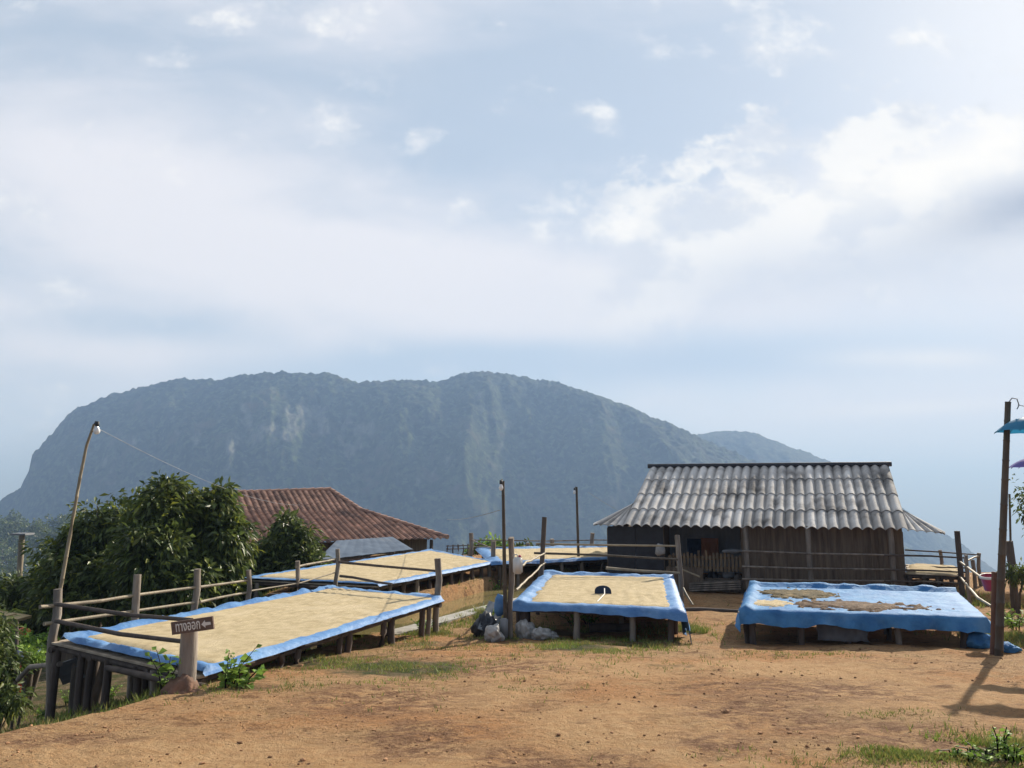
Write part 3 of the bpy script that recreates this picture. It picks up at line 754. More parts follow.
fr = -uy if uy.y > 0 else uy
cb = (bl+br)/2+fr*.0135
lw = bw*.60
TX = .098
w = None
org = bl+ux*.045-uz*.034+fr*.0135
text_mesh('ทางออก', .118, lambda c: org+ux*c.x+uz*(c.y*1.05)+fr*(c.z+.0005), 'lettering', MPAINT, sign, fit=bw*.58)
mb = MB(); ac = br-ux*.066+fr*.015
pts = [(-.045, 0), (-.008, .034), (-.008, .015), (.045, .012), (.045, -.012), (-.008, -.015), (-.008, -.034)]
mb.add([ac+ux*x+uz*z for x, z in pts], [tuple(range(7))]); mb.add([ac+ux*x+uz*z-fr*.003 for x, z in pts], [tuple(range(7))]); mb.build('arrow', MPAINT, sign)
# mound under the sign
mb = MB(); q = base+Vector((.0, -.08, 0)); mb.blob((q.x, q.y, sg-.0), .15, .14, .15, .5, 4, 3)
mb.blob((q.x+.14, q.y-.04, sg-.03), .09, .08, .08, .4, 9, 2)
tag(mb.build('rock', MROCK), 'reddish rock heaped round the foot of the sign stump', 'rock')
# fallen trunk lying along the front edge of table one
q0 = A1.lerp(B1, .35)+Vector((-.05, -.1, -.1)); mb = MB(); mb.tube(refine_([A1.lerp(B1, .45)+Vector((0, -.04, -.13)), B1+Vector((.14, -.12, -.10))]), .03, .042, 9, jit=.03)
tag(mb.build('log', MWD), 'long dark log lying against the front edge of the long left table', 'log')
# grey panel, pipe and small clutter under table one
pc = P(70, 671, 9.6)
mb = MB(); mb.box(pc, (1, 0, .35), (0, 1, .3), (-.35, -.3, 1), .26, .02, .24)
for k in range(4): mb.box(pc+Vector((0, -.015, 0))+Vector((-.35, -.3, 1)).normalized()*(-.09+.06*k), (1, 0, .35), (0, 1, .3), (-.35, -.3, 1), .24, .012, .012)
tag(mb.build('panel', MGREYP), 'grey ribbed panel leaning between the legs at the left end of the table', 'panel')
def pipe(name, pts, r, m, label, cat, n=8, jit=.0):
    mb = MB(); mb.tube(pts, r, r, n, jit=jit); return tag(mb.build(name, m), label, cat)
pipe('pole_rail', [P(18, 680, 9.9), P(30, 667, 9.8), P(60, 664, 9.3)], .03, MW, 'bent grey pole sticking out left from under the long table', 'pole')

# lower rails and posts round table two, and the fence in front of the shed
nF = Vector((0, 1, 0))
def at(px, py, y): return P(px, py, y)
it = [('post', [at(511, 538, 12.1), down(at(511, 538, 12.1))], .045, MW),
      ('post', [at(544.5, 517, 16.0), at(541, 580, 15.95), down(at(540, 590, 15.95))], .05, MWD),
      ('post', [at(677, 535, 15.9), at(681, 580, 15.85), down(at(682, 620, 15.8))], .05, MW),
      ('rail', [at(516, 590, 12.2), at(545, 563, 15.9)], .018, MBAM), ('rail', [at(520, 566, 12.3), at(545, 553, 15.9)], .018, MBAM),
      ('rail', [at(536, 544, 16.0), at(600, 545, 16.1), at(677, 546, 15.9)], .022, MBAM),
      ('rail', [at(534, 553, 16.05), at(600, 555, 16.1), at(678, 559.5, 15.85)], .024, MBAMD),
      ('rail', [at(606, 568, 16.1), at(640, 571, 16.1), at(680, 573, 15.8)], .03, MBAM)]
railing('railing', 'pole railing with a thick left post behind the centre table', it)

# ---------------------------------------------------------------- shed
YAW = R(17); hu = Vector((math.cos(YAW), -math.sin(YAW), 0)); hv = Vector((math.sin(YAW), math.cos(YAW), 0))
E0 = P(765, 528.5, 17.4)
EL, ER = PN(622, 524.5, E0, hv), PN(909, 532, E0, hv)
RIDGE_V = 2.7
RL, RR = PN(650, 466.5, E0+hv*RIDGE_V, hv), PN(889, 466.5, E0+hv*RIDGE_V, hv)
ze = (EL.z+ER.z)/2
ul, ur = (EL-E0).dot(hu), (ER-E0).dot(hu); rl, rr = (RL-E0).dot(hu), (RR-E0).dot(hu)
zr = (RL.z+RR.z)/2
def H(u, v, z): return Vector((E0.x, E0.y, 0))+hu*u+hv*v+Vector((0, 0, z))
hc = H(0, 2.5, 0); HG = g(H(0, .3, 0).x, H(0, .3, 0).y, False)-.02
shed = thing('shed', (hc.x, hc.y, HG), 'dark plank shed with a grey corrugated roof behind the two right tables', 'shed')
def corr(name, P00, P10, P01, P11, waves, courses, amp, m, parent, lap=.022, thick=.012, tones=None, sub=8, jag=.02, seed=1):
    """corrugated sheet roof: P00->P10 along the eave, P00->P01 up the slope; overlapping courses"""
    mb = MB(); n = waves*sub
    nor = (P10-P00).cross(P01-P00).normalized()
    if nor.z < 0: nor = -nor
    rnd = random.Random(seed)
    tone = []
    for k in range(courses):
        t0, t1 = k/courses, (k+1)/courses+.02
        lift0 = nor*(lap+.006*rnd.random()); lift1 = nor*.002
        rnd2 = random.Random(seed+77)
        wtone = [rnd.uniform(.74, 1.25) for _ in range(waves//3+2)]
        jg = [rnd.uniform(-jag, jag) for _ in range(waves//3+2)]
        wt2 = [rnd2.uniform(.75, 1.12)*rnd.uniform(.9, 1.06) for _ in range(waves+1)]
        rows = []
        for r in range(7):
            q = r/6; t = t0+(t1-t0)*q; row = []
            for i in range(n+1):
                s = i/n; si = min(int(s*waves/3), waves//3); tt = t+(jg[si]/2.7 if r == 0 else 0)
                base = (P00*(1-s)+P10*s)*(1-tt)+(P01*(1-s)+P11*s)*tt
                w = abs(math.sin(math.pi*s*waves))**1.0
                row.append(base+nor*(amp*(w*2-1))+lift0*(1-q)+lift1*q)
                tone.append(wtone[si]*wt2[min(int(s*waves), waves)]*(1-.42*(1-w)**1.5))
            rows.append(row)
        low = [p-nor*thick for p in rows[0]]
        v = [p for row in rows for p in row]
        f = [(r*(n+1)+i, r*(n+1)+i+1, (r+1)*(n+1)+i+1, (r+1)*(n+1)+i) for r in range(6) for i in range(n)]
        mb.add(v, f, True)
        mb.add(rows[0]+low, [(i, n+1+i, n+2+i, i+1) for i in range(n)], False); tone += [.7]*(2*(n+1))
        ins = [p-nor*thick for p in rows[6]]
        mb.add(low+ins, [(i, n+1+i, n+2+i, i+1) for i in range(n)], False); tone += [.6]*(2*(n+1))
    mb.tone = tone
    return mb.build(name, m, parent)
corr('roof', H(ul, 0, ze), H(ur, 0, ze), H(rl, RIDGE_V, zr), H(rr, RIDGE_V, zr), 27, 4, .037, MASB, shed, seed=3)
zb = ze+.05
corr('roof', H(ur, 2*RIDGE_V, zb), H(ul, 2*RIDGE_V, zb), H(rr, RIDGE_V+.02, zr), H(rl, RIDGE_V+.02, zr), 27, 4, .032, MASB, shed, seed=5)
mb = MB(); mb.tube([H(rl-.06, RIDGE_V, zr+.035), H(rr+.06, RIDGE_V, zr+.035)], .06, .06, 8, jit=.01); mb.build('ridge_cap', MBLACK, shed)
# skirts at both gable ends
def skirt(side, wo, zo, vin, seed):
    fr_ = vin/RIDGE_V; uin = (ul+(rl-ul)*fr_) if side < 0 else (ur+(rr-ur)*fr_); zin = ze+(zr-ze)*fr_-.04
    ue = (ul if side < 0 else ur)
    sk = .35
    inner_f, inner_b = H(uin, vin, zin), H(uin, 2*RIDGE_V-vin, zin)
    o_f, o_b = H(ue+side*wo, .2, zo), H(ue+side*wo, 2*RIDGE_V-.2, zo)
    if side > 0: corr('roof', o_f, o_b, inner_f, inner_b, 16, 1, .028, MASB, shed, seed=seed)
    else: corr('roof', o_b, o_f, inner_b, inner_f, 16, 1, .028, MASB, shed, seed=seed)
    ef = H(ue-side*.02, 0.02, ze-.01)
    a, b, c_ = ef, o_f, inner_f
    corr('roof', a if side > 0 else b, b if side > 0 else a, H(uin-side*.02, vin, zin), H(uin+side*.02, vin, zin), 4, 1, .02, MASB, shed, seed=seed+1)
skirt(1, .72, ze-.08, .8, 7); skirt(-1, .72, ze-.0, 1.0, 9)
# gable panels above the skirts
for uu, f_ in ((rl+.12, .42), (rr-.12, .34)):
    mb = MB(); vin = f_*RIDGE_V; zz = ze+(zr-ze)*f_-.12
    mb.add([H(uu, vin, zz), H(uu, 2*RIDGE_V-vin, zz), H(uu, RIDGE_V, zr-.06), H(uu+.03, vin, zz), H(uu+.03, 2*RIDGE_V-vin, zz), H(uu+.03, RIDGE_V, zr-.06)], [(0, 1, 2), (3, 5, 4), (0, 2, 5, 3), (1, 4, 5, 2)]); mb.build('gable', MPLANK, shed)
# walls
WV = .5; wr = ur-.05
def upx(px, v=WV):
    p = PN(px, 560, H(0, v, 0), hv); return (p-H(0, v, 0)).dot(hu)
u665, u745 = upx(664), upx(742); wl = upx(608)
wt = ze+.12
def wall_planks(u0, u1, v, z0, z1, m, name='wall', pw=.16, th=.03, vertical=True, j=.01):
    mb = MB(); n = max(1, int((u1-u0)/pw))
    for i in range(n):
        a = u0+(u1-u0)*(i+.5)/n
        mb.box(H(a, v+random.uniform(-j, j), (z0+z1)/2+random.uniform(-.01, .01)), hu, hv, (0, 0, 1), (u1-u0)/n*.985, th, z1-z0)
    return mb.build(name, m, shed)
wall_planks(u745, wr, WV, HG+.08, wt, MPLANK)
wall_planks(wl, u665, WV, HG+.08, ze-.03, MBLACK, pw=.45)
wall_planks(u665-.02, u745+.02, WV+1.3, HG+.3, wt+.4, MGREYB, pw=.22)
gz = zr-.08
# gable end walls and back
for u in (wl, wr):
    mb = MB(); n = 26
    for i in range(n):
        v0 = WV+(2*RIDGE_V-2*WV)*i/n; v1 = WV+(2*RIDGE_V-2*WV)*(i+.97)/n; vm = (v0+v1)/2
        zt = min(ze+(zr-ze)*(1-abs(vm-RIDGE_V)/RIDGE_V)-.1, ze-.06)
        sh = (rl-ul)*.5*0
        mb.box(H(u, vm, (HG+zt)/2), hu, hv, (0, 0, 1), .03, v1-v0, zt-HG)
    mb.build('wall', MPLANK, shed)
wall_planks(wl, wr, 2*RIDGE_V-WV, HG, wt, MPLANK)
for u in (u665, u745):
    mb = MB()
    for k in range(8):
        mb.box(H(u, WV+.08+.16*k, (HG+wt)/2), hu, hv, (0, 0, 1), .03, .155, wt-HG)
    mb.build('wall', MPLANK, shed)
mb = MB(); mb.box(H((u665+u745)/2, WV+.62, HG+.24), hu, hv, (0, 0, 1), u745-u665-.06, 1.25, .06); mb.build('floor', MPLANK, shed)
# window opening and shutter on the recessed wall
def rect_px(px0, py0, px1, py1, v, th, m, name, parent=shed, rec=None):
    a = PN(px0, py0, H(0, v, 0), hv); b = PN(px1, py1, H(0, v, 0), hv); c = (a+b)/2
    mb = MB(); mb.box(c, hu, hv, (0, 0, 1), abs((b-a).dot(hu)), th, abs(a.z-b.z))
    return mb, c, abs((b-a).dot(hu)), abs(a.z-b.z)
mb, c_, w_, h_ = rect_px(687, 538.5, 702, 556, WV+1.26, .03, MNAVY, 'window'); win = mb.build('window', MNAVY, shed)
mb = MB()
for s in (-1, 1):
    mb.box(c_+hu*s*(w_/2+.02)-hv*.02, hu, hv, (0, 0, 1), .04, .05, h_+.12); mb.box(c_+Vector((0, 0, s*(h_/2+.03)))-hv*.02, hu, hv, (0, 0, 1), w_, .05, .05)
mb.build('frame', MGREYB, win)
mb, c_, w_, h_ = rect_px(701, 538, 719, 560, WV+1.08, .03, MSHUT, 'shutter')
mb.box(c_-hv*.025+Vector((0, 0, .15)), hu, hv, (0, 0, 1), w_*.96, .02, .05); mb.box(c_-hv*.025-Vector((0, 0, .15)), hu, hv, (0, 0, 1), w_*.96, .02, .05)
mb.build('shutter', MSHUT, shed)
# posts under the eave
for px in (745, 807.5, 890):
    v = .12; top = PN(px, 529, H(0, v, 0), hv); 
    mb = MB(); q = Vector((top.x+.03, top.y, HG-.1)); top.z = ze+.06
    mb.tube([top, q], .058, .06, 9, jit=.015); mb.build('post', MW, shed)
# balustrade of short pickets on the veranda
mb = MB(); v = WV-.05
a = upx(668, v); b = upx(742, v); zt = PN(700, 553, H(0, v, 0), hv).z; z0 = PN(700, 571, H(0, v, 0), hv).z
n = 20
for i in range(n):
    u = a+(b-a)*(i+.5)/n; hh = (zt-z0)*random.uniform(.85, 1.2)
    mb.box(H(u, v, z0+hh/2), hu, hv, (0, 0, 1), .055, .022, hh)
mb.box(H((a+b)/2, v+.025, z0+.08), hu, hv, (0, 0, 1), b-a, .025, .05); mb.box(H((a+b)/2, v+.025, zt-.1), hu, hv, (0, 0, 1), b-a, .025, .05)
mb.build('balustrade', mat('picket_wood', (.26, .185, .11), (.10, .07, .045), 8, (2, 2, .5), .85, .3), shed)
# boards closing the space under the veranda
wall_planks(u665+.05, u665+.9, WV-.12, HG-.05, HG+.55, MPLANK, 'skirting', .17)
wall_planks(u665+.92, u745-.02, WV+.1, HG-.05, HG+.3, MPLANK, 'skirting', .25)
# rails of the yard fence running along the front of the shed
def hf(px, py, v=.03): return PN(px, py, H(0, v, 0), hv)
e0 = hf(957, 531); fence_end = Vector((e0.x, e0.y, e0.z))
it = [('post', [e0, hf(961, 575), down(hf(962, 590))], .055, MWD)]
for ya, yb, yc in ((552, 555, 560), (567.5, 569.5, 572), (580, 581, 583)):
    it.append(('rail', [hf(742, ya-1), hf(808, (ya+yb)/2), hf(890, yb)], .024, MW))
    it.append(('rail', [hf(884, yb), hf(930, yb+1), hf(966, yb+3)], .021, MWD))
railing('railing', 'three pole rails along the plank front of the shed to a dark end post', it)
# side rails from the end post towards the camera, right of table three
pr = at(996, 620, 10.6)
it = [('rail', [e0+Vector((0, 0, -.62)), at(983, 579, 13.2), at(994, 585, 12.4)], .022, MBAM),
      ('rail', [hf(960, 577), at(978, 598, 12.4), at(991, 606, 11.6)], .022, MBAM),
      ('post', [at(966, 555, 15.2), down(at(966, 555, 15.2))], .03, MW)]
railing('railing', 'two pale poles slanting from the shed fence down to the bamboo mast', it)
# clutter at the shed: stacked boards, firewood, leaning sticks, step log
def tagb(mb, n, m, l, c, gname=None): return tag(mb.build(n, m), l, c, gname)
mb = MB()
for k in range(4): mb.beam(PN(690, 590-2.2*k, H(0, .25+.03*k, 0), hv), PN(741, 588-2.2*k, H(0, .2, 0), hv), .22, .03)
tagb(mb, 'plank_stack', MW, 'small stack of grey planks across the gap under the shed veranda', 'planks')
mb = MB(); mb.tube([PN(676, 567, H(0, .1, 0), hv), PN(700, 577, H(0, -.2, 0), hv)], .025, .02, 7, jit=.02)
tagb(mb, 'stick', MBAM, 'pale stick slanting down from the post by the shed veranda', 'stick')
mb = MB(); mb.tube([at(683, 588, 15.7), at(693, 605, 15.2)], .022, .016, 7, jit=.02)
tagb(mb, 'stick', MBAM, 'pale broken stick leaning beside the centre table', 'stick')
mb = MB(); q0, q1 = at(660, 611, 15.3), at(744, 612, 15.0)
for dz, rr in ((0, .05), (-.09, .06)):
    mb.tube([q0+Vector((0, 0, dz)), (q0+q1)/2+Vector((0, .1, dz+.02)), q1+Vector((0, 0, dz))], rr, rr*.8, 8, jit=.04)
tagb(mb, 'log', MWD, 'dark rough log bridging the gap between the two right tables', 'log')
mb = MB(); mb.blob(H(upx(662), .2, HG+.95), .11, .09, .15, .5, 3, 2); tagb(mb, 'bundle', MSACK, 'pale crumpled bundle hung at the left edge of the shed veranda', 'bundle')
for i, (px, py, r) in enumerate(((713, 575, .13), (728, 573, .16), (738, 577, .1))):
    q = PN(px, py, H(0, WV+.2, 0), hv); mb = MB(); mb.blob(q, r, r*.8, r*.9, .5, 11+i, 2)
    tagb(mb, 'sack', [MBLACK, MGREYP, MW][i], ['black sack behind the picket rail of the shed', 'grey sack behind the picket rail of the shed', 'brown lump at the right end of the picket rail'][i], 'sack')
mb = MB(); mb.blob(PN(733, 551, H(0, WV-.05, 0), hv), .32, .06, .05, .5, 5, 2); tagb(mb, 'cloth', MGREYP, 'grey cloth draped over the picket rail of the shed', 'cloth')

# ---------------------------------------------------------------- tile-roof house at left
hr = Vector((.88, .47, 0)).normalized(); hw = Vector((.47, -.88, 0)).normalized()
rR, rL = P(330, 490.5, 32), P(214, 494.5, 29.8)
hipP = P(361, 511, 30.4); eC = P(447, 538.5, 27.9)
zE = eC.z; eL_ = eC-hr*12.2; eL_.z = zE+.02
hL = hipP-hr*8.5; hL.z = hipP.z
house = thing('house', (-8, 28, g(-8, 28)-.5), 'house with a brown clay tile roof behind the left trees', 'house')
def tiled(parent):
    aw = lambda p: ((p-rR).dot(hr), (p-rR).dot(hw), p.z)
    keys = [aw(rR), aw(hipP), aw(eC)]; a0 = aw(rL)[0]-.4; rows = []; mb = MB(); tone = []
    step = .235; na = int((keys[2][0]-a0)/step*6); nw = 46; rnd = random.Random(5); rt = [rnd.uniform(.72, 1.2) for _ in range(4000)]
    for r in range(nw*2+1):
        k = r//2; w = keys[2][1]*((k+(.96 if r % 2 else 0))/nw)
        W_ = [q[1] for q in keys]; ba = float(np.interp(w, W_, [q[0] for q in keys])); z = float(np.interp(w, W_, [q[2] for q in keys]))+(.03 if r % 2 else 0)
        row = []
        for i in range(na+1):
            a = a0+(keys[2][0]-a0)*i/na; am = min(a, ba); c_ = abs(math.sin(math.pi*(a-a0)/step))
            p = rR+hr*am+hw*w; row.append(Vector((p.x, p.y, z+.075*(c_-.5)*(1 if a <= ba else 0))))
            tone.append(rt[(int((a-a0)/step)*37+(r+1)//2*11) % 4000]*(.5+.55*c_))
        rows.append(row)
    n = na+1; v = [p for q in rows for p in q]
    f = [(r*n+i, (r+1)*n+i, (r+1)*n+i+1, r*n+i+1) for r in range(len(rows)-1) for i in range(na) if (v[(r+1)*n+i]-v[(r+1)*n+i+1]).length > 1e-4 or (v[r*n+i]-v[r*n+i+1]).length > 1e-4]
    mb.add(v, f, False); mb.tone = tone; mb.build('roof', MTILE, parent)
tiled(house)
# far slopes close the volume
rb = hipP+hr*1.2-hw*5
mb = MB(); bk = [rR, rL, rL-hw*4+Vector((0, 0, -1.3)), rR-hw*4+Vector((0, 0, -1.3))]; mb.add(bk, [(0, 1, 2, 3)])
mb.add([rR, hipP, hipP-hw*2.5+hr*.6+Vector((0,0,-.2)), bk[3]], [(0, 1, 2, 3)])
mb.add([hipP, eC, eC-hw*8+hr*.2, hipP-hw*2.5+hr*.6+Vector((0,0,-.2))], [(0, 1, 2, 3)])
mb.tone = [1.0]*len(mb.v); mb.build('roof', MTILE, house)
for a, b in ((rL, rR), (rR, hipP), (hipP, eC)):
    mb = MB(); k = int((b-a).length/.33)
    for i in range(k):
        p_, q_ = a.lerp(b, i/k), a.lerp(b, (i+1.12)/k); mb.tube([p_+Vector((0, 0, .04)), q_+Vector((0, 0, .065))], .075, .085, 7)
    mb.tone = [.9]*len(mb.v); mb.build('ridge_tiles', MTILE, house)
mb = MB(); zf = g(-8, 28)-1.5
for a, b in ((eL_-hw*.8, eC-hw*.8-hr*.5), (eC-hw*.8-hr*.5, eC-hw*5-hr*.5)):
    a = Vector((a.x, a.y, 0)); b = Vector((b.x, b.y, 0)); n_ = (b-a).normalized(); 
    mb.box(((a+b)/2)+Vector((0, 0, (zE-.05+zf)/2)), n_, Vector((-n_.y, n_.x, 0)), (0, 0, 1), (b-a).length, .12, zE-.05-zf)
mb.build('wall', MPLANK, house)
mb = MB(); q = eC-hr*.45-hw*.35; mb.tube([q+Vector((0, 0, -.05)), Vector((q.x, q.y, zf))], .06, .06, 8); mb.build('post', MWD, house)
# lean-to with a metal roof
nl, nr_, fr_, fl_ = P(316, 561.5, 19.8), P(413, 550, 22.9), P(393, 537, 25.2), P(336, 541, 22.2)
lean = thing('lean_to', ((nl+nr_).x/2, (nl+nr_).y/2, -2), 'low lean-to with a grey metal sheet roof below the tiled house', 'shed')
corr('roof', nl, nr_, fl_, fr_, 9, 1, .004, MZINC, lean, sub=8, seed=4)
for q in (nl, nr_, nl.lerp(nr_, .5), fr_, fl_):
    mb = MB(); mb.tube([q+Vector((.0, .12, -.05)), Vector((q.x, q.y+.12, -2.4))], .05, .05, 7); mb.build('post', MWD, lean)
mb = MB(); mb.beam(nl+Vector((0, .1, -.09)), nr_+Vector((0, .1, -.09)), .06, .1); mb.build('beam', MWD, lean)
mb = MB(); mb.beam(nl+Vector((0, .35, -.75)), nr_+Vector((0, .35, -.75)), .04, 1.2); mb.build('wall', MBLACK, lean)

# ---------------------------------------------------------------- lamp poles, wires, mast
def lamp_pole(pts, r0, r1, m, label, bulb_px, y, side, br=.035):
    b = Vector(pts[0]); t = thing('lamp_pole', b, label, 'lamp pole')
    mb = MB(); mb.tube(pts, r0, r1, 8, nodes=1); mb.build('pole', m, t)
    top = Vector(pts[-1]); bp = P(bulb_px[0], bulb_px[1], y)
    mb = MB(); mb.tube([top+Vector((0, 0, -.02)), (top+bp)/2+Vector((0, 0, .06)), bp+Vector((0, 0, .06))], .008, .008, 6)
    mb.lathe(bp+Vector((0, 0, .0)), [(0.001, .085), (.022, .08), (.024, .03), (.018, .02)], 10)
    s = mb.build('socket', MCAP, t)
    mb = MB(); mb.lathe(bp, [(.015, .025), (.02, .01), (br, -.03), (br*.95, -.05), (br*.6, -.072), (.001, -.08)], 12); mb.build('bulb', MBULB, t)
    return t, top
def refine(pts, k=5):
    out = []
    for a, b in zip(pts, pts[1:]): out += [a.lerp(b, i/k) for i in range(k)]
    return out+[pts[-1]]
y = ad(58, 589).y+.12
lp = [Vector((P(58, 600, y).x, y, -.95)), P(58.5, 600, y), P(70, 535, y), P(80, 478, y), P(86.5, 446, y), P(94, 424, y)]
t, topA = lamp_pole(refine(lp, 3), .025, .015, MBAM, 'leaning pale bamboo lamp pole at the left end of the railing', (97, 428), y, 1, .04)
t, topB = lamp_pole(refine([down(at(506, 633, 12.05)), at(505, 600, 12.05), at(504, 540, 12.05), at(503, 481, 12.05)], 4), .034, .024, MBAMD, 'dark slim lamp pole beside the left corner of the centre table', (501, 485.5), 12.0, -1, .034)
t, topC = lamp_pole(refine([down(at(579, 560, 20.4)), at(578, 540, 20.4), at(576.5, 487, 20.4)], 4), .04, .03, MBAMD, 'distant thin lamp pole standing at the far table', (574.5, 491), 20.35, -1, .035)
def wire(a, b, sag, r, label):
    mb = MB(); mb.tube([a.lerp(b, i/14)-Vector((0, 0, sag*4*(i/14)*(1-i/14))) for i in range(15)], r, r, 5, cap=False)
    return tag(mb.build('wire', MWIRE), label, 'wire')
wire(P(97, 428, y), P(300, 505, 26), .25, .0035, 'thin wire from the leaning pole at left down to the tiled roof')
wire(P(500, 510, 12.05), P(447, 519.5, 22), .05, .006, 'thin wire from the dark middle pole towards the tiled house')
wire(P(588, 492, 20.4), P(640, 520, 19), .05, .006, 'thin wire between the distant pole and the shed roof')

# bamboo mast at right
yb = 10.15
mb0 = Vector((P(997, 655, yb).x, yb, g(P(997, 655, yb).x, yb)))
mast = thing('bamboo_mast', mb0, 'tall dark bamboo mast with a wire hook at the right edge', 'pole')
mb = MB(); mb.tube(refine([mb0+Vector((0, 0, -.2)), P(1001, 580, yb), P(1005, 480, yb), P(1008, 402, yb)], 4), .052, .036, 10, nodes=1); mb.build('pole', MBAMD, mast)
mb = MB(); h0 = P(1007.5, 404, yb); mb.tube([h0, P(1012, 398, yb), P(1017, 399, yb), P(1019, 405, yb), P(1017, 409, yb)], .008, .008, 6); mb.build('hook', MWIRE, mast)
mb = MB(); q = P(992.5, 656, yb+.12); q.z = g(q.x, q.y)-.15; mb.tube([q, P(995.5, 572, yb+.14)], .05, .046, 9, jit=.02)
tag(mb.build('post', mat('red_brown_post', (.17, .085, .055), (.11, .06, .045), 5, (2, 2, .5), .8, .4)), 'short reddish brown post tied beside the bamboo mast', 'post')
# hanging umbrellas
def umbrella(c, r, h, m, label, tilt):
    t = thing('umbrella', c, label, 'umbrella', 'umbrellas hung on the mast')
    n = 8; rings = 7; V = []; F = []; rot = Matrix.Rotation(tilt, 3, 'Y')
    sub = 6; N = n*sub
    for k in range(rings):
        q = k/(rings-1)
        for a in range(N):
            th = a/N*2*math.pi; sc = 1-.10*q*abs(math.sin(n*th/2)); rr = r*q*sc
            z = h*(1-q**1.8)+.05*h*q*abs(math.sin(n*th/2))
            V.append(tuple(c+rot@Vector((rr*math.cos(th), rr*math.sin(th), z))))
    for k in range(rings-1):
        for a in range(N): F.append((k*N+a, k*N+(a+1) % N, (k+1)*N+(a+1) % N, (k+1)*N+a))
    npmesh('canopy', V, F, m, t)
    mb = MB(); mb.tube([c+rot@Vector((0, 0, h+.06)), c+rot@Vector((0, 0, -.35))], .008, .008, 6); mb.build('shaft', MCAP, t)
    for a in range(n):
        mb = MB(); th = a/n*2*math.pi
        mb.tube([c+rot@Vector((r*q*math.cos(th), r*q*math.sin(th), h*(1-q**1.8)-.012)) for q in (0, .3, .6, .85, 1)], .004, .004, 4); mb.build('rib', MCAP, t)
    return t
umbrella(P(1027, 432, yb-.25), .37, .19, MTEAL, 'teal umbrella hung upper on the bamboo mast', R(2))
umbrella(P(1033, 467, yb+.3), .30, .13, MPURP, 'purple umbrella hung below the teal one', R(-2))
wire(P(1018, 405, yb), P(1090, 408, yb-.1), .04, .006, 'thin wire strung from the hook of the mast out to the right')
# bucket hung by the mast
bk_ = at(992, 590, 11.2); bucket = thing('bucket', bk_, 'pink plastic bucket with a white rim hung beside the mast', 'bucket')
mb = MB(); mb.lathe(bk_, [(.001, 0), (.095, 0), (.125, .19), (.128, .2), (.12, .2), (.09, .01), (.001, .01)], 18, axis=(-.12, -.1, 1)); mb.build('body', MPINK, bucket)
ax_ = Vector((-.12, -.1, 1)).normalized(); mb = MB(); mb.lathe(bk_+ax_*.195, [(.118, .012), (.136, .012), (.138, -.02), (.124, -.02)], 18, axis=(-.12, -.1, 1)); mb.build('rim', MWHITE, bucket)
mb = MB(); mb.tube([bk_+Vector((.12, 0, .18)), bk_+Vector((.1, -.03, -.12)), bk_+Vector((.09, -.02, -.28))], .03, .02, 8); tag(mb.build('stake', MWD), 'dark stake holding up the pink bucket', 'stake')

# ---------------------------------------------------------------- things at the centre table
# white jerrycan on the post
jp = at(516.5, 565.5, 12.0); jug = thing('jerrycan', jp, 'white plastic jerrycan tied to the post of the centre table', 'jerrycan')
mb = MB(); 
import bmesh
def rounded_box(c, sx, sy, sz, bev, seg=3, rot=0):
    b = bmesh.new(); bmesh.ops.create_cube(b, size=1)
    for v in b.verts: v.co = Vector((v.co.x*sx, v.co.y*sy, v.co.z*sz))
    bmesh.ops.bevel(b, geom=b.edges[:], offset=bev, segments=seg, affect='EDGES')
    rm = Matrix.Rotation(rot, 3, 'Z'); V = [Vector(c)+rm@v.co for v in b.verts]; F = [tuple(x.index for x in f.verts) for f in b.faces]; b.free(); return V, F
V, F = rounded_box(jp+Vector((.02, 0, 0)), .15, .1, .25, .025); mb.add(V, F, True); mb.build('body', MWHITE, jug)
mb = MB(); mb.lathe(jp+Vector((.05, 0, .125)), [(.001, .03), (.022, .03), (.022, 0)], 10); mb.build('cap', MPINK, jug)
mb = MB(); mb.tube([jp+Vector((-.04, 0, .12)), jp+Vector((-.03, 0, .165)), jp+Vector((.01, 0, .165)), jp+Vector((.02, 0, .12))], .01, .01, 6); mb.build('handle', MWHITE, jug)
# navy scraper with white handle
sc_ = PZ(604, 595, -.115); scr = thing('scraper', sc_, 'navy half-round scraper with a white handle lying on the beans', 'scraper')
mb = MB(); n = 14; pr_ = []
for i in range(n+1):
    a = math.pi*i/n; pr_.append((math.cos(a)*.14, max(0, math.sin(a))**.6*.14))
lean_ = Vector((0, .35, 1)).normalized()
f0 = [sc_+Vector((x, .12, 0))+lean_*z for x, z in pr_]; f1 = [p_+Vector((0, .02, 0)) for p_ in f0]
mb.add(f0, [tuple(range(n+1))]); mb.add(f1, [tuple(range(n+1))[::-1]]); mb.add(f0+f1, [(i, i+1, n+2+i, n+1+i) for i in range(n)]); mb.add([f0[0], f0[n], f1[n], f1[0]], [(0, 1, 2, 3)])
mb.build('blade', MNAVY, scr)
mb = MB(); mb.tube([sc_+Vector((.02, .10, .09)), sc_+Vector((-.02, -.25, .05)), PZ(597, 602, -.115)], .009, .008, 8); mb.build('handle', MWHITE, scr)
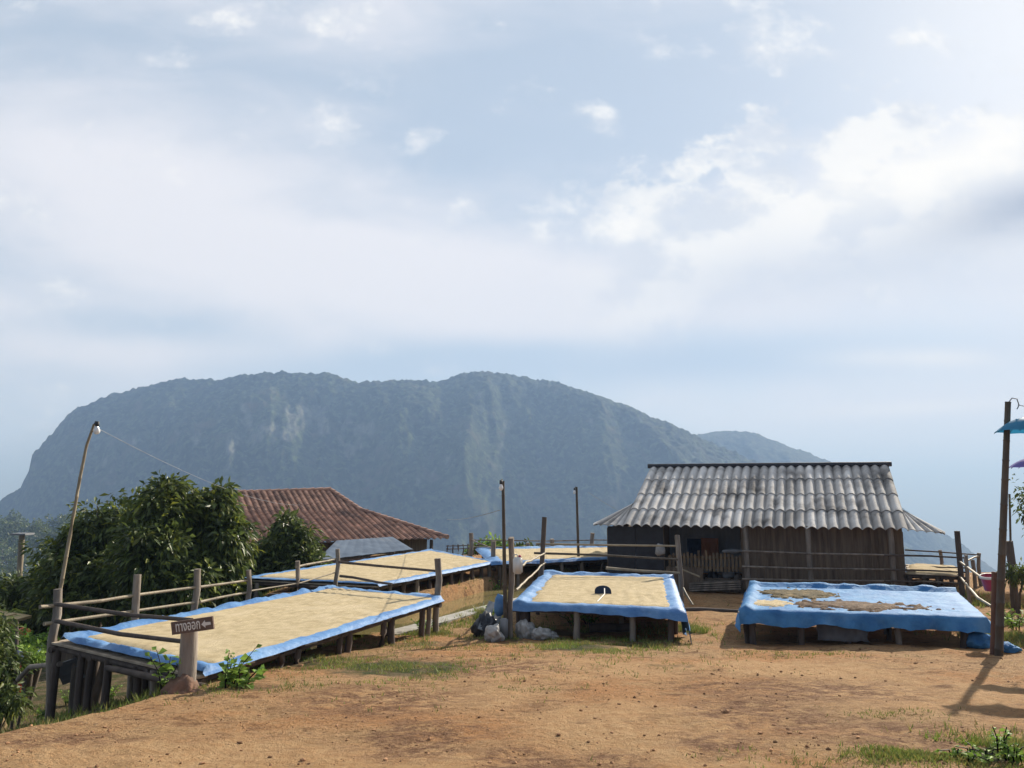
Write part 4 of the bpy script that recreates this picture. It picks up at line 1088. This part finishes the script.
# sacks under the centre table and the black bundle
def sack(px, py, yy, rx, ry, rz, m, label, seed, group=None, name='sack'):
    c = at(px, py, yy); c.z = g(c.x, c.y)+rz*.62; mb = MB(); mb.blob(c, rx, ry, rz, .5, seed, 4, flat=-rz*.62)
    o = mb.build(name, m); return tag(o, label, 'sack', group)
sack(526, 622, 12.15, .12, .12, .16, MSACK, 'white sack standing under the left front corner of the centre table', 2)
sack(540, 628, 12.0, .14, .11, .10, MSACK, 'low crumpled white sack, right of the standing one under the centre table', 5)
sack(552, 631, 12.1, .09, .1, .06, MSACK, 'small flat scrap of white sack on the soil under the centre table', 7)
sack(494, 632, 11.8, .13, .12, .13, MSACK, 'white rag bag slumped in front of the black plastic bundle', 9)
sack(486, 625, 12.4, .19, .2, .2, MBLACK, 'black plastic bundle heaped by the left post of the centre table', 12)
mb = MB(); q = at(519, 618, 12.0)
for dx, m_ in ((-.12, 0), (.05, 0)): mb.beam(at(489, 630, 12.2)+Vector((dx, 0, 0)), at(500, 602, 12.7)+Vector((dx, 0, 0)), .12, .015, up=(0, -1, .4))
tag(mb.build('board_pair', MGREYP), 'two dark boards leaning on the black bundle', 'boards')
V, F = rounded_box(at(504, 628, 11.95)+Vector((0, 0, 0)), .12, .11, .28, .02); mb = MB(); mb.add(V, F, True); tag(mb.build('container', MGREYP), 'grey square can standing between the bundle and the post', 'can')
mb = MB(); mb.blob(at(501, 605, 12.4), .1, .05, .18, .4, 3, 2); tag(mb.build('rag', MTARP), 'blue plastic rag hanging over the black bundle', 'rag')
mb = MB(); mb.tube([at(590, 628, 12.9), at(635, 627, 12.9)], .07, .065, 9, jit=.03); tag(mb.build('log', MWD), 'short thick log lying under the centre table', 'log')
# grey sheet hanging under table three and blue scraps beside it
mb = MB(); a, b = at(817, 630, 11.35), at(868, 632, 11.2); nn = 16; V = []
for i in range(nn+1):
    for k in range(5):
        p_ = a.lerp(b, i/nn)+Vector((.03*noise.noise((i*.7, k*.6, 0)), .05*noise.noise((i*.6, k*.5, 3)), -.055*k+.03*noise.noise((i*.4, 1, 5)))); V.append(tuple(p_+Vector((0, 0, .08))))
o = npmesh('plastic_sheet', V, gridfaces(nn+1, 5), mat('grey_sheet', (.13, .13, .135), (.07, .07, .075), 4, rough=.8, spec=.1)); tag(o, 'crumpled grey plastic sheet under the front of the right table', 'sheet')
for i, (px, py, yy) in enumerate(((977, 638, 11.0), (1009, 648, 10.4))):
    mb = MB(); c = at(px, py, yy); c.z = g(c.x, c.y)+.1-.05*i; mb.blob(c, .13, .12, .10-.05*i, .8, 31+i, 3, flat=-.08); tag(mb.build('tarp_scrap', MTARP2), ['blue tarpaulin scrap crumpled between right table and mast', 'flat blue tarpaulin scrap right of the mast foot'][i], 'tarp')
# dark plank, block and stake under table one
mb = MB(); c = at(388, 634, 12.6); mb.box(c, (.9, .2, .3), (-.2, 1, 0), (-.3, 0, .9), .2, .1, .2); tag(mb.build('crate', MWD), 'dark tilted wooden block near the right end of the long left table', 'block')
mb = MB(); mb.tube([at(333, 657, 10.2), at(335.5, 666, 10.15)], .022, .018, 7, jit=.02); tag(mb.build('stake', MW), 'short grey stake stuck in soil before the long left table', 'stake')
mb = MB(); c = at(421, 637, 12.5); mb.tube([c, c+Vector((.02, 0, .2))], .025, .015, 7, jit=.02); tag(mb.build('stake', MW), 'small stake left of the thick post at the pond', 'stake')
for i, (px, py) in enumerate(((277, 593), (293, 589))):
    pass
mb = MB(); mb.beam(P(270, 595, 14.6), P(292, 594, 14.3), .12, .05); tag(mb.build('plank', MWD), 'short dark plank resting between the two left tables', 'plank')
# far railing posts behind table four and five
it = []
for px, top, yy in ((471, 533, 23.0), (493.5, 541, 20.4), (511.5, 537, 20.6), (552, 539, 24.2), (592.5, 533, 24.2), (528, 543, 24)):
    a = at(px, top, yy); it.append(('post', [a, down(a)], .065, MW))
it += [('rail', [at(471, 540, 23.0), at(494, 549, 20.4)], .02, MW), ('rail', [at(471, 540, 23.05), at(552, 541, 24.2), at(593, 540, 24.2), at(640, 540, 24)], .02, MW),
       ('rail', [at(471, 547, 23.05), at(552, 547, 24.2), at(610, 546, 24.2)], .02, MW)]
railing('railing', 'far post railing on the dike beyond the pond', it)
it = []
for px, top, yy in ((940, 550, 19.0), (966, 559, 16.6), (972.5, 560, 16.9), (979, 553, 17.2)):
    a = at(px, top, yy); it.append(('post', [a, down(a)], .04, MW))
it += [('rail', [at(905, 550, 19.6), at(940, 552, 19), at(979, 555, 17.2)], .018, MWD), ('rail', [at(979, 556, 17.2), at(966, 561, 16.6)], .02, MBAM),
       ('rail', [at(966, 568, 16.6), at(905, 566, 19.4)], .016, MWD)]
railing('railing', 'small railing round the far table right of the shed', it)
# far fence of thin wires left of the house corner
it = []
for k in range(7):
    a = at(448+k*5, 545-.3*k, 25.0); it.append(('post', [a, down(a)], .02, MWD))
it.append(('rail', [at(446, 546, 25), at(482, 545, 25)], .014, MWD)); it.append(('rail', [at(446, 549, 25), at(482, 548, 25)], .014, MWD))
railing('fence', 'low thin picket fence right of the tiled roof', it)

# right edge: leaning post, thin rod, table edge
it = [('post', [at(1008.5, 541, 15.5), at(1012, 565, 15.5), down(at(1013, 585, 15.5))], .075, MWD)]
railing('leaning_post', 'thick dark leaning post at the right edge behind the mast', it, 'post')
mb = MB(); mb.tube([at(1009.5, 494, 15.6), at(1011, 560, 15.6), down(at(1013, 585, 15.6))], .02, .022, 7); tag(mb.build('rod', MBAMD), 'thin tall rod beside the leaning post at the right edge', 'rod')
# left edge things
pp = at(21, 578, 26); lpst = thing('capped_post', (pp.x, pp.y, g(pp.x, pp.y)), 'wooden post with a flat cap board at the far left', 'post')
mb = MB(); mb.tube([at(22, 535, 26), Vector((pp.x, 26, -4))], .09, .09, 8); mb.build('post', MBAM, lpst)
mb = MB(); mb.box(at(22.5, 534, 26), (1, 0, 0), (0, 1, 0), (0, 0, 1), .5, .5, .06); mb.build('cap', MGREYP, lpst)
hq = at(0, 632, 14.5)
hq = hq+Vector((-.45, 0, 0))
hut = thing('kiosk', (hq.x, hq.y, -3), 'small yellow walled hut with a pale roof at the left edge', 'hut')
mb = MB(); mb.box(hq+Vector((-.6, .4, -.9)), (1, 0, 0), (0, 1, 0), (0, 0, 1), 1.6, .9, 2.2); mb.build('wall', MYELL, hut)
mb = MB(); mb.box(at(2, 618, 14.4)+Vector((-1.05, .4, .0)), (1, 0, -.15), (0, 1, 0), (.15, 0, 1), 1.9, 1.3, .05); mb.build('roof', MYELL, hut)
mb = MB(); q = at(24, 634, 14.0); mb.blob(q, .1, .1, .12, .3, 2, 2); mb.tube([q, q+Vector((0, 0, -1.2))], .03, .03, 6); tag(mb.build('bin', MORAN), 'orange bag on a stick at the far left under the trees', 'bag')
mb = MB(); mb.tube([at(17, 622, 12.6), at(16, 700, 12.4)], .025, .025, 6); tag(mb.build('stake', MWD), 'slim dark stake at the left edge under the trees', 'stake')
mb = MB(); mb.blob(at(17, 657, 11.5), .08, .08, .1, .3, 5, 2); tag(mb.build('bag', MNAVY), 'small blue bag beside the bent grey pole at left', 'bag')

# ---------------------------------------------------------------- foliage
def leaf_mesh(name, C, Dr, size, aspect, m, parent=None, tone=(.55, 1.6), fold=.25, yellow=.0):
    """C: leaf base points, Dr: leaf directions; each leaf two folded triangles"""
    n = len(C); Dr = Dr/np.linalg.norm(Dr, axis=1, keepdims=True)
    up = rng.normal(size=(n, 3))*.9+np.array([0, 0, 1]); sd = np.cross(Dr, up); sd /= np.linalg.norm(sd, axis=1, keepdims=True)+1e-9
    nn = np.cross(sd, Dr); L = size*rng.uniform(.6, 1.25, (n, 1)); w = L*aspect
    mid = C+Dr*L*.48; tip = C+Dr*L+np.array([0, 0, -1])*L*.15
    V = np.stack([C, mid+sd*w+nn*w*fold, tip, mid-sd*w+nn*w*fold, mid-nn*w*.1], 1).reshape(-1, 3)
    o = np.arange(n)[:, None]*5
    F = np.concatenate([o+np.array([[0, 1, 4]]), o+np.array([[4, 1, 2]]), o+np.array([[0, 4, 3]]), o+np.array([[4, 2, 3]])])
    t = rng.uniform(*tone, (n, 1)); T = np.repeat(t, 3, 1)
    y = (rng.random((n, 1)) < yellow); T = np.where(y, T*np.array([[2.1, 1.75, 1.0]]), T)
    return npmesh(name, V, F, m, parent, smooth=False, tone=np.repeat(T, 5, 0))
def tree(base, lobes, nclus, nleaf, lsize, label, m=MLEAF, trunk_r=.12, aspect=.19, droop=.5, group=None, yellow=.05, name='tree', cr=.22, cat='tree'):
    """lobes: (centre, (rx,ry,rz), weight)"""
    base = Vector(base); t = thing(name, base, label, cat, group)
    C = []; Dr = []; mb = MB()
    wts = np.array([l[2] for l in lobes], float); wts /= wts.sum()
    for l in lobes:
        c = Vector(l[0]); k = [base+Vector((0, 0, -.2)), base.lerp(c, .35)+Vector((random.uniform(-.1, .1), random.uniform(-.1, .1), .1)), base.lerp(c, .7), c]
        mb.tube(k, trunk_r, trunk_r*.3, 7)
        for _ in range(7):
            d = Vector(rng.normal(size=3)).normalized(); e = c+Vector((d.x*l[1][0], d.y*l[1][1], d.z*l[1][2]))*.8
            s = base.lerp(c, random.uniform(.7, 1)); mb.tube([s, (s+e)/2+Vector((0, 0, .08)), e], trunk_r*.28, trunk_r*.07, 5)
    mb.build('trunk', MBARK, t)
    for l, nw in zip(lobes, rng.multinomial(nclus, wts)):
        for _ in range(nw):
            d = rng.normal(size=3); d /= np.linalg.norm(d); r = rng.random()**.45
            off = d*r*np.array(l[1])*(1+.5*fb(*(d*2.4+l[0][0]), 3)); cc = np.array(l[0])+off
            n = int(nleaf*rng.uniform(.6, 1.4)); q = rng.normal(size=(n, 3)); q /= np.linalg.norm(q, axis=1, keepdims=True)
            C.append(cc+q*cr*rng.random((n, 1))**.6*np.array([1, 1, .8])); Dr.append(q*.9+d*.35+np.array([0, 0, -droop])+rng.normal(size=(n, 3))*.5)
    leaf_mesh('crown', np.concatenate(C), np.concatenate(Dr), lsize, aspect, m, t, yellow=yellow)
    return t
def lob(px, py, y, rpx, rpy, ry=None, w=1):
    k = y/770; c = P(px, py, y); return (tuple(c), (rpx*k, ry or (rpx+rpy)/2*k, rpy*k), w*rpx*rpy)
def tb(px, y): x = P(px, 560, y).x; return (x, y, g(x, y))
G1 = 'dark trees behind the long left table'
tree(tb(160, 15.5), [lob(163, 512, 15.5, 27, 28), lob(156, 555, 15.2, 36, 34), lob(178, 590, 15, 32, 26), lob(167, 488, 15.5, 12, 13), lob(142, 520, 15.6, 12, 12)], 330, 40, .185, 'tall leafy tree with the highest crown behind the left railing', group=G1, cr=.27, yellow=.10)
tree(tb(212, 16.2), [lob(213, 505, 16.2, 19, 18), lob(222, 540, 16, 23, 28), lob(205, 575, 15.8, 28, 28), lob(228, 590, 15.7, 18, 22), lob(200, 520, 16.2, 14, 20)], 290, 40, .20, 'tree with drooping pale leaves beside the tiled roof', group=G1, droop=.9, yellow=.14, cr=.27)
tree(tb(100, 17), [lob(108, 524, 17, 30, 25), lob(85, 560, 16.8, 38, 30), lob(120, 580, 16.5, 42, 36), lob(66, 590, 16.5, 26, 34), lob(80, 535, 17, 16, 14)], 370, 40, .18, 'broad dark tree crossed by the leaning lamp pole', group=G1, yellow=.12, cr=.3)
tree(tb(35, 18), [lob(46, 585, 18, 20, 18), lob(18, 602, 18, 24, 22), lob(60, 612, 17.2, 28, 28), lob(4, 590, 18, 16, 16), lob(30, 622, 17, 20, 14), lob(2, 612, 18.5, 16, 12)], 300, 36, .15, 'low dark tree at the far left edge of the grove', group=G1, cr=.2)
tree(tb(285, 19), [lob(278, 548, 19, 20, 18), lob(264, 570, 18.8, 24, 20), lob(304, 560, 18.8, 15, 12), lob(290, 527, 19, 13, 10), lob(300, 540, 19, 12, 12), lob(312, 572, 18.6, 10, 9)], 240, 34, .185, 'round dark bush in front of the tiled roof', name='bush', cat='bush', trunk_r=.07, cr=.27)
# far trees down in the valley
for i, (px, y, top, w) in enumerate(((12, 330, 519, 11), (30, 360, 515, 11), (45, 300, 520, 12), (2, 300, 535, 15), (60, 340, 511, 10), (-20, 280, 540, 22), (22, 230, 545, 17), (50, 240, 540, 15), (70, 300, 522, 12), (0, 190, 562, 22), (38, 180, 566, 18), (14, 420, 512, 9), (80, 420, 508, 9), (-5, 400, 514, 10))):
    lb = [lob(px, top+w*1.0, y, w, w*.9), lob(px+w*.6, top+w*1.9, y-3, w*.9, w), lob(px-w*.7, top+w*2, y, w*.9, w), lob(px, top+w*3, y-3, w*1.3, w)]
    b = P(px, top+w*4.5, y)
    tree(b, lb, 110, 22, .0030*y, 'hazy tree in the valley beyond the left trees', group='hazy valley trees at the far left', aspect=.4, cr=.004*y, trunk_r=.3)
# bush behind the far table
tree(tb(492, 26), [lob(490, 548, 26, 12, 6), lob(502, 552, 26, 10, 5), lob(478, 552, 26, 8, 5)], 60, 24, .2, 'green bush just behind the far railing', m=MLEAFY, name='bush', cat='bush', trunk_r=.04)
tree(tb(528, 27), [lob(530, 550, 27, 10, 4), lob(520, 553, 27, 8, 4)], 40, 22, .2, 'small bush behind the far table', name='bush', cat='bush', trunk_r=.04)
# tree reaching in at the right edge
tree((P(1045, 560, 14).x, 14, g(P(1045, 560, 14).x, 14)), [lob(1030, 505, 14, 18, 13), lob(1030, 525, 14, 10, 8), lob(1050, 500, 14, 26, 30)], 75, 14, .10, 'sparse small tree reaching in at the right edge', cr=.2, trunk_r=.05)
tree((P(1016, 590, 15).x, 15, g(P(1016, 590, 15).x, 15)), [lob(1012, 572, 15, 12, 8), lob(1024, 574, 15, 9, 9)], 30, 22, .1, 'low dark shrub at the foot of the leaning post', name='bush', cat='bush', cr=.15, trunk_r=.03)

def plant(base, h, n, ls, label, m=MLEAFY, spread=.2, name='plant', group=None, asp=.3):
    base = Vector(base); t = thing(name, base, label, 'plant', group); mb = MB(); C = []; Dr = []
    for k in range(n):
        a = random.uniform(0, 6.28); e = base+Vector((math.cos(a)*spread*random.random(), math.sin(a)*spread*random.random(), h*random.uniform(.6, 1)))
        mb.tube([base+Vector((math.cos(a)*.04, math.sin(a)*.04, -.05)), (base+e)/2+Vector((0, 0, .03)), e], .006, .003, 5)
        for j in range(9):
            q = base.lerp(e, .2+.8*j/8); C.append(q); b_ = random.uniform(0, 6.28); Dr.append((math.cos(b_), math.sin(b_), random.uniform(-.1, .7)))
    mb.build('stem', MLEAFY, t); leaf_mesh('leaves', np.array(C), np.array(Dr), ls, asp, m, t, tone=(.7, 1.5))
    return t
bq = base
plant(bq+Vector((.36, .02, -.02)), .42, 6, .09, 'leafy climber right of the sign stump', spread=.3)
plant(bq+Vector((-.15, -.05, 0)), .42, 4, .11, 'thin young shoots left of the sign stump', spread=.22)
plant(bq+Vector((.48, .05, -.05)), .3, 7, .12, 'low bushy weed between the sign stump and table legs', spread=.28)
for i, (px, py, h, n, sp, l) in enumerate(((1002, 757, .22, 5, .12, 'tall upright weed in the grass at the bottom right corner'), (980, 760, .09, 8, .2, 'low broad weed left of the tall one at the bottom right'), (1016, 763, .12, 8, .2, 'leafy weed at the very corner, bottom right'),
                                        (962, 762, .06, 7, .2, 'flat weed at the left end of the bottom right grass'))):
    plant(ground_hit(px, min(py, 764)), h, n, .045, l, spread=sp)
for i, (px, py, h, n, sp, l) in enumerate(((68, 705, .35, 9, .3, 'bright weed under the left end of the long table'), (160, 690, .3, 8, .3, 'green weed under the near corner of the long table'), (110, 700, .3, 7, .25, 'weed among the front legs of the long table'),
                                        (15, 715, .5, 9, .35, 'tall weed at the bottom left edge'), (40, 722, .25, 9, .3, 'low weed beside the front left table leg'), (489, 620, .25, 8, .2, 'weed with small leaves by the pond edge'), (496, 600, .4, 7, .25, 'weed behind the black bundle'),
                                        (575, 626, .25, 9, .3, 'bright green weed under the centre table'), (590, 624, .2, 8, .3, 'second weed under the centre table, right of the bright one'), (1016, 632, .3, 9, .3, 'weed in the grass right of the mast'), (1005, 625, .25, 8, .25, 'small weed behind the mast'),
                                        (425, 633, .2, 7, .25, 'weed right of the small stake by the pond'), (300, 655, .25, 8, .3, 'weed under the middle of the long table'))):
    c = ground_hit(px, py); plant(c, h, n, .09, l, spread=sp)
# shrub at the left edge
tree((at(5, 690, 10.5).x-.3, 10.5, g(-7.3, 10.5)), [lob(2, 668, 10.5, 20, 22), lob(-15, 640, 10.6, 26, 40), lob(8, 700, 10.3, 18, 14)], 110, 26, .12, 'leafy shrub at the left edge of the slope', m=MLEAF, name='bush', cat='bush', trunk_r=.03, cr=.14)
tree((at(22, 650, 13).x, 13, g(at(22, 650, 13).x, 13)), [lob(18, 640, 13, 22, 10), lob(30, 655, 12.6, 16, 8)], 60, 24, .11, 'small bright bush below the yellow hut', m=MLEAFY, name='bush', cat='bush', trunk_r=.03, cr=.14)

# grass blades
def grass():
    B = []
    for cx, cy, ex, ey, nb, h in GPW:
        n = int(nb*1.7); wide = np.where(rng.random(n) < .3, 1.25, .58); x = cx+rng.normal(size=n)*ex*wide; y = cy+rng.normal(size=n)*ey*wide*1.1
        for a, b in zip(x, y):
            if b < 3 or fb(a*1.6, b*1.6, 4, 3) < -.12: continue
            B.append((a, b, g(float(a), float(b)), h*rng.uniform(.4, 1.3)))
    # scattered weeds on the slope at left and along the banks
    for _ in range(3000):
        y = rng.uniform(5.5, 15); ex = np.interp(y, [e[0] for e in EDGE], [e[1] for e in EDGE]); x = ex-.2-abs(rng.normal())*2.0
        if fb(x*1.1, y*1.1, 6, 3) < -.05 or sdpoly(x, y, POND) < .2: continue
        B.append((x, y, g(float(x), float(y)), rng.uniform(.03, .12)))
    for _ in range(2600):
        x = rng.uniform(-3.2, 13); y = dike(x)+rng.normal()*.18-.12
        if 2.5 < x < 9 or sdpoly(x, y, POND) < .1: continue
        B.append((x, y, g(float(x), float(y)), rng.uniform(.04, .16)))
    for _ in range(600):
        k = rng.random()*.95; i = min(3, int(k*4)); q = k*4-i; x = rim[i][0]*(1-q)+rim[i+1][0]*q+.2+abs(rng.normal())*.25; y = rim[i][1]*(1-q)+rim[i+1][1]*q-.1
        B.append((x, y, g(float(x), float(y)), rng.uniform(.03, .09)))
    B = np.array(B); n = len(B); k = 3; B = np.repeat(B, k, 0); n *= k; B[:, :2] += rng.normal(size=(n, 2))*.02
    a = rng.uniform(0, 6.28, n); w = .004+B[:, 3]*.035; d = np.stack([np.cos(a), np.sin(a), np.zeros(n)], 1); ln = rng.normal(size=(n, 2))*.45
    p0 = np.stack([B[:, 0], B[:, 1], B[:, 2]-.01], 1); tip = p0+np.stack([ln[:, 0]*B[:, 3], ln[:, 1]*B[:, 3], B[:, 3]], 1)
    V = np.stack([p0-d*w[:, None], p0+d*w[:, None], tip], 1).reshape(-1, 3); F = np.arange(n*3).reshape(-1, 3)
    t = rng.uniform(.6, 1.3, (n, 1)); T = np.repeat(t, 3, 1); dry = rng.random((n, 1)) < .22; T = np.where(dry, T*np.array([[1.9, 1.3, 1.6]]), T)
    o = npmesh('grass', V, F, MGRASS, smooth=False, tone=np.repeat(T, 3, 0)); tag(o, 'thin grass and weeds growing in patches on the bare soil', 'grass', kind='stuff')
grass()
# clods and pebbles on the dirt
def clods():
    b = bmesh.new(); bmesh.ops.create_icosphere(b, subdivisions=1, radius=1); bv = np.array([v.co[:] for v in b.verts]); bf = np.array([[x.index for x in f.verts] for f in b.faces]); b.free()
    V = []; F = []; T = []; k = 0
    for _ in range(8000):
        y = 4.2+9*rng.random()**1.5; x = rng.uniform(-3.6, 8)*(.55+y/14)
        s0 = edgex(y)-x
        if s0 > .3: continue
        ci = crumb[np.searchsorted(gx, x)-1, np.searchsorted(gy, y)-1]
        if fb(x*.9, y*.9, 15, 3)+rng.normal()*.25+ci*.45 < .12: continue
        s = .004+.012*rng.random()**4
        if rng.random() < .01: s *= 1.9
        vv = bv*(1+rng.normal(size=bv.shape)*.2)*np.array([1.2, 1, .7])*s
        a = rng.random()*6.28; c_, s_ = math.cos(a), math.sin(a); vv = vv@np.array([[c_, s_, 0], [-s_, c_, 0], [0, 0, 1]])
        V.append(vv+np.array([x, y, g(float(x), float(y))+s*.25])); F.append(bf+k); k += len(bv)
        t = rng.choice([.5, .75, .95, 1.05, 1.2, 1.6], p=[.15, .22, .25, .2, .14, .04]); T.append(np.full((len(bv), 3), t))
    o = npmesh('pebbles', np.concatenate(V), np.concatenate(F), mat('clod', (.42, .23, .115), (.30, .165, .09), 9, rough=.95, bump=.3, attr='tone'), smooth=False, tone=np.concatenate(T))
    tag(o, 'small soil clods and pebbles scattered over the dirt yard', 'pebbles', kind='stuff')
clods()
for o in S.objects:
    if '_o' in o: del o['_o']
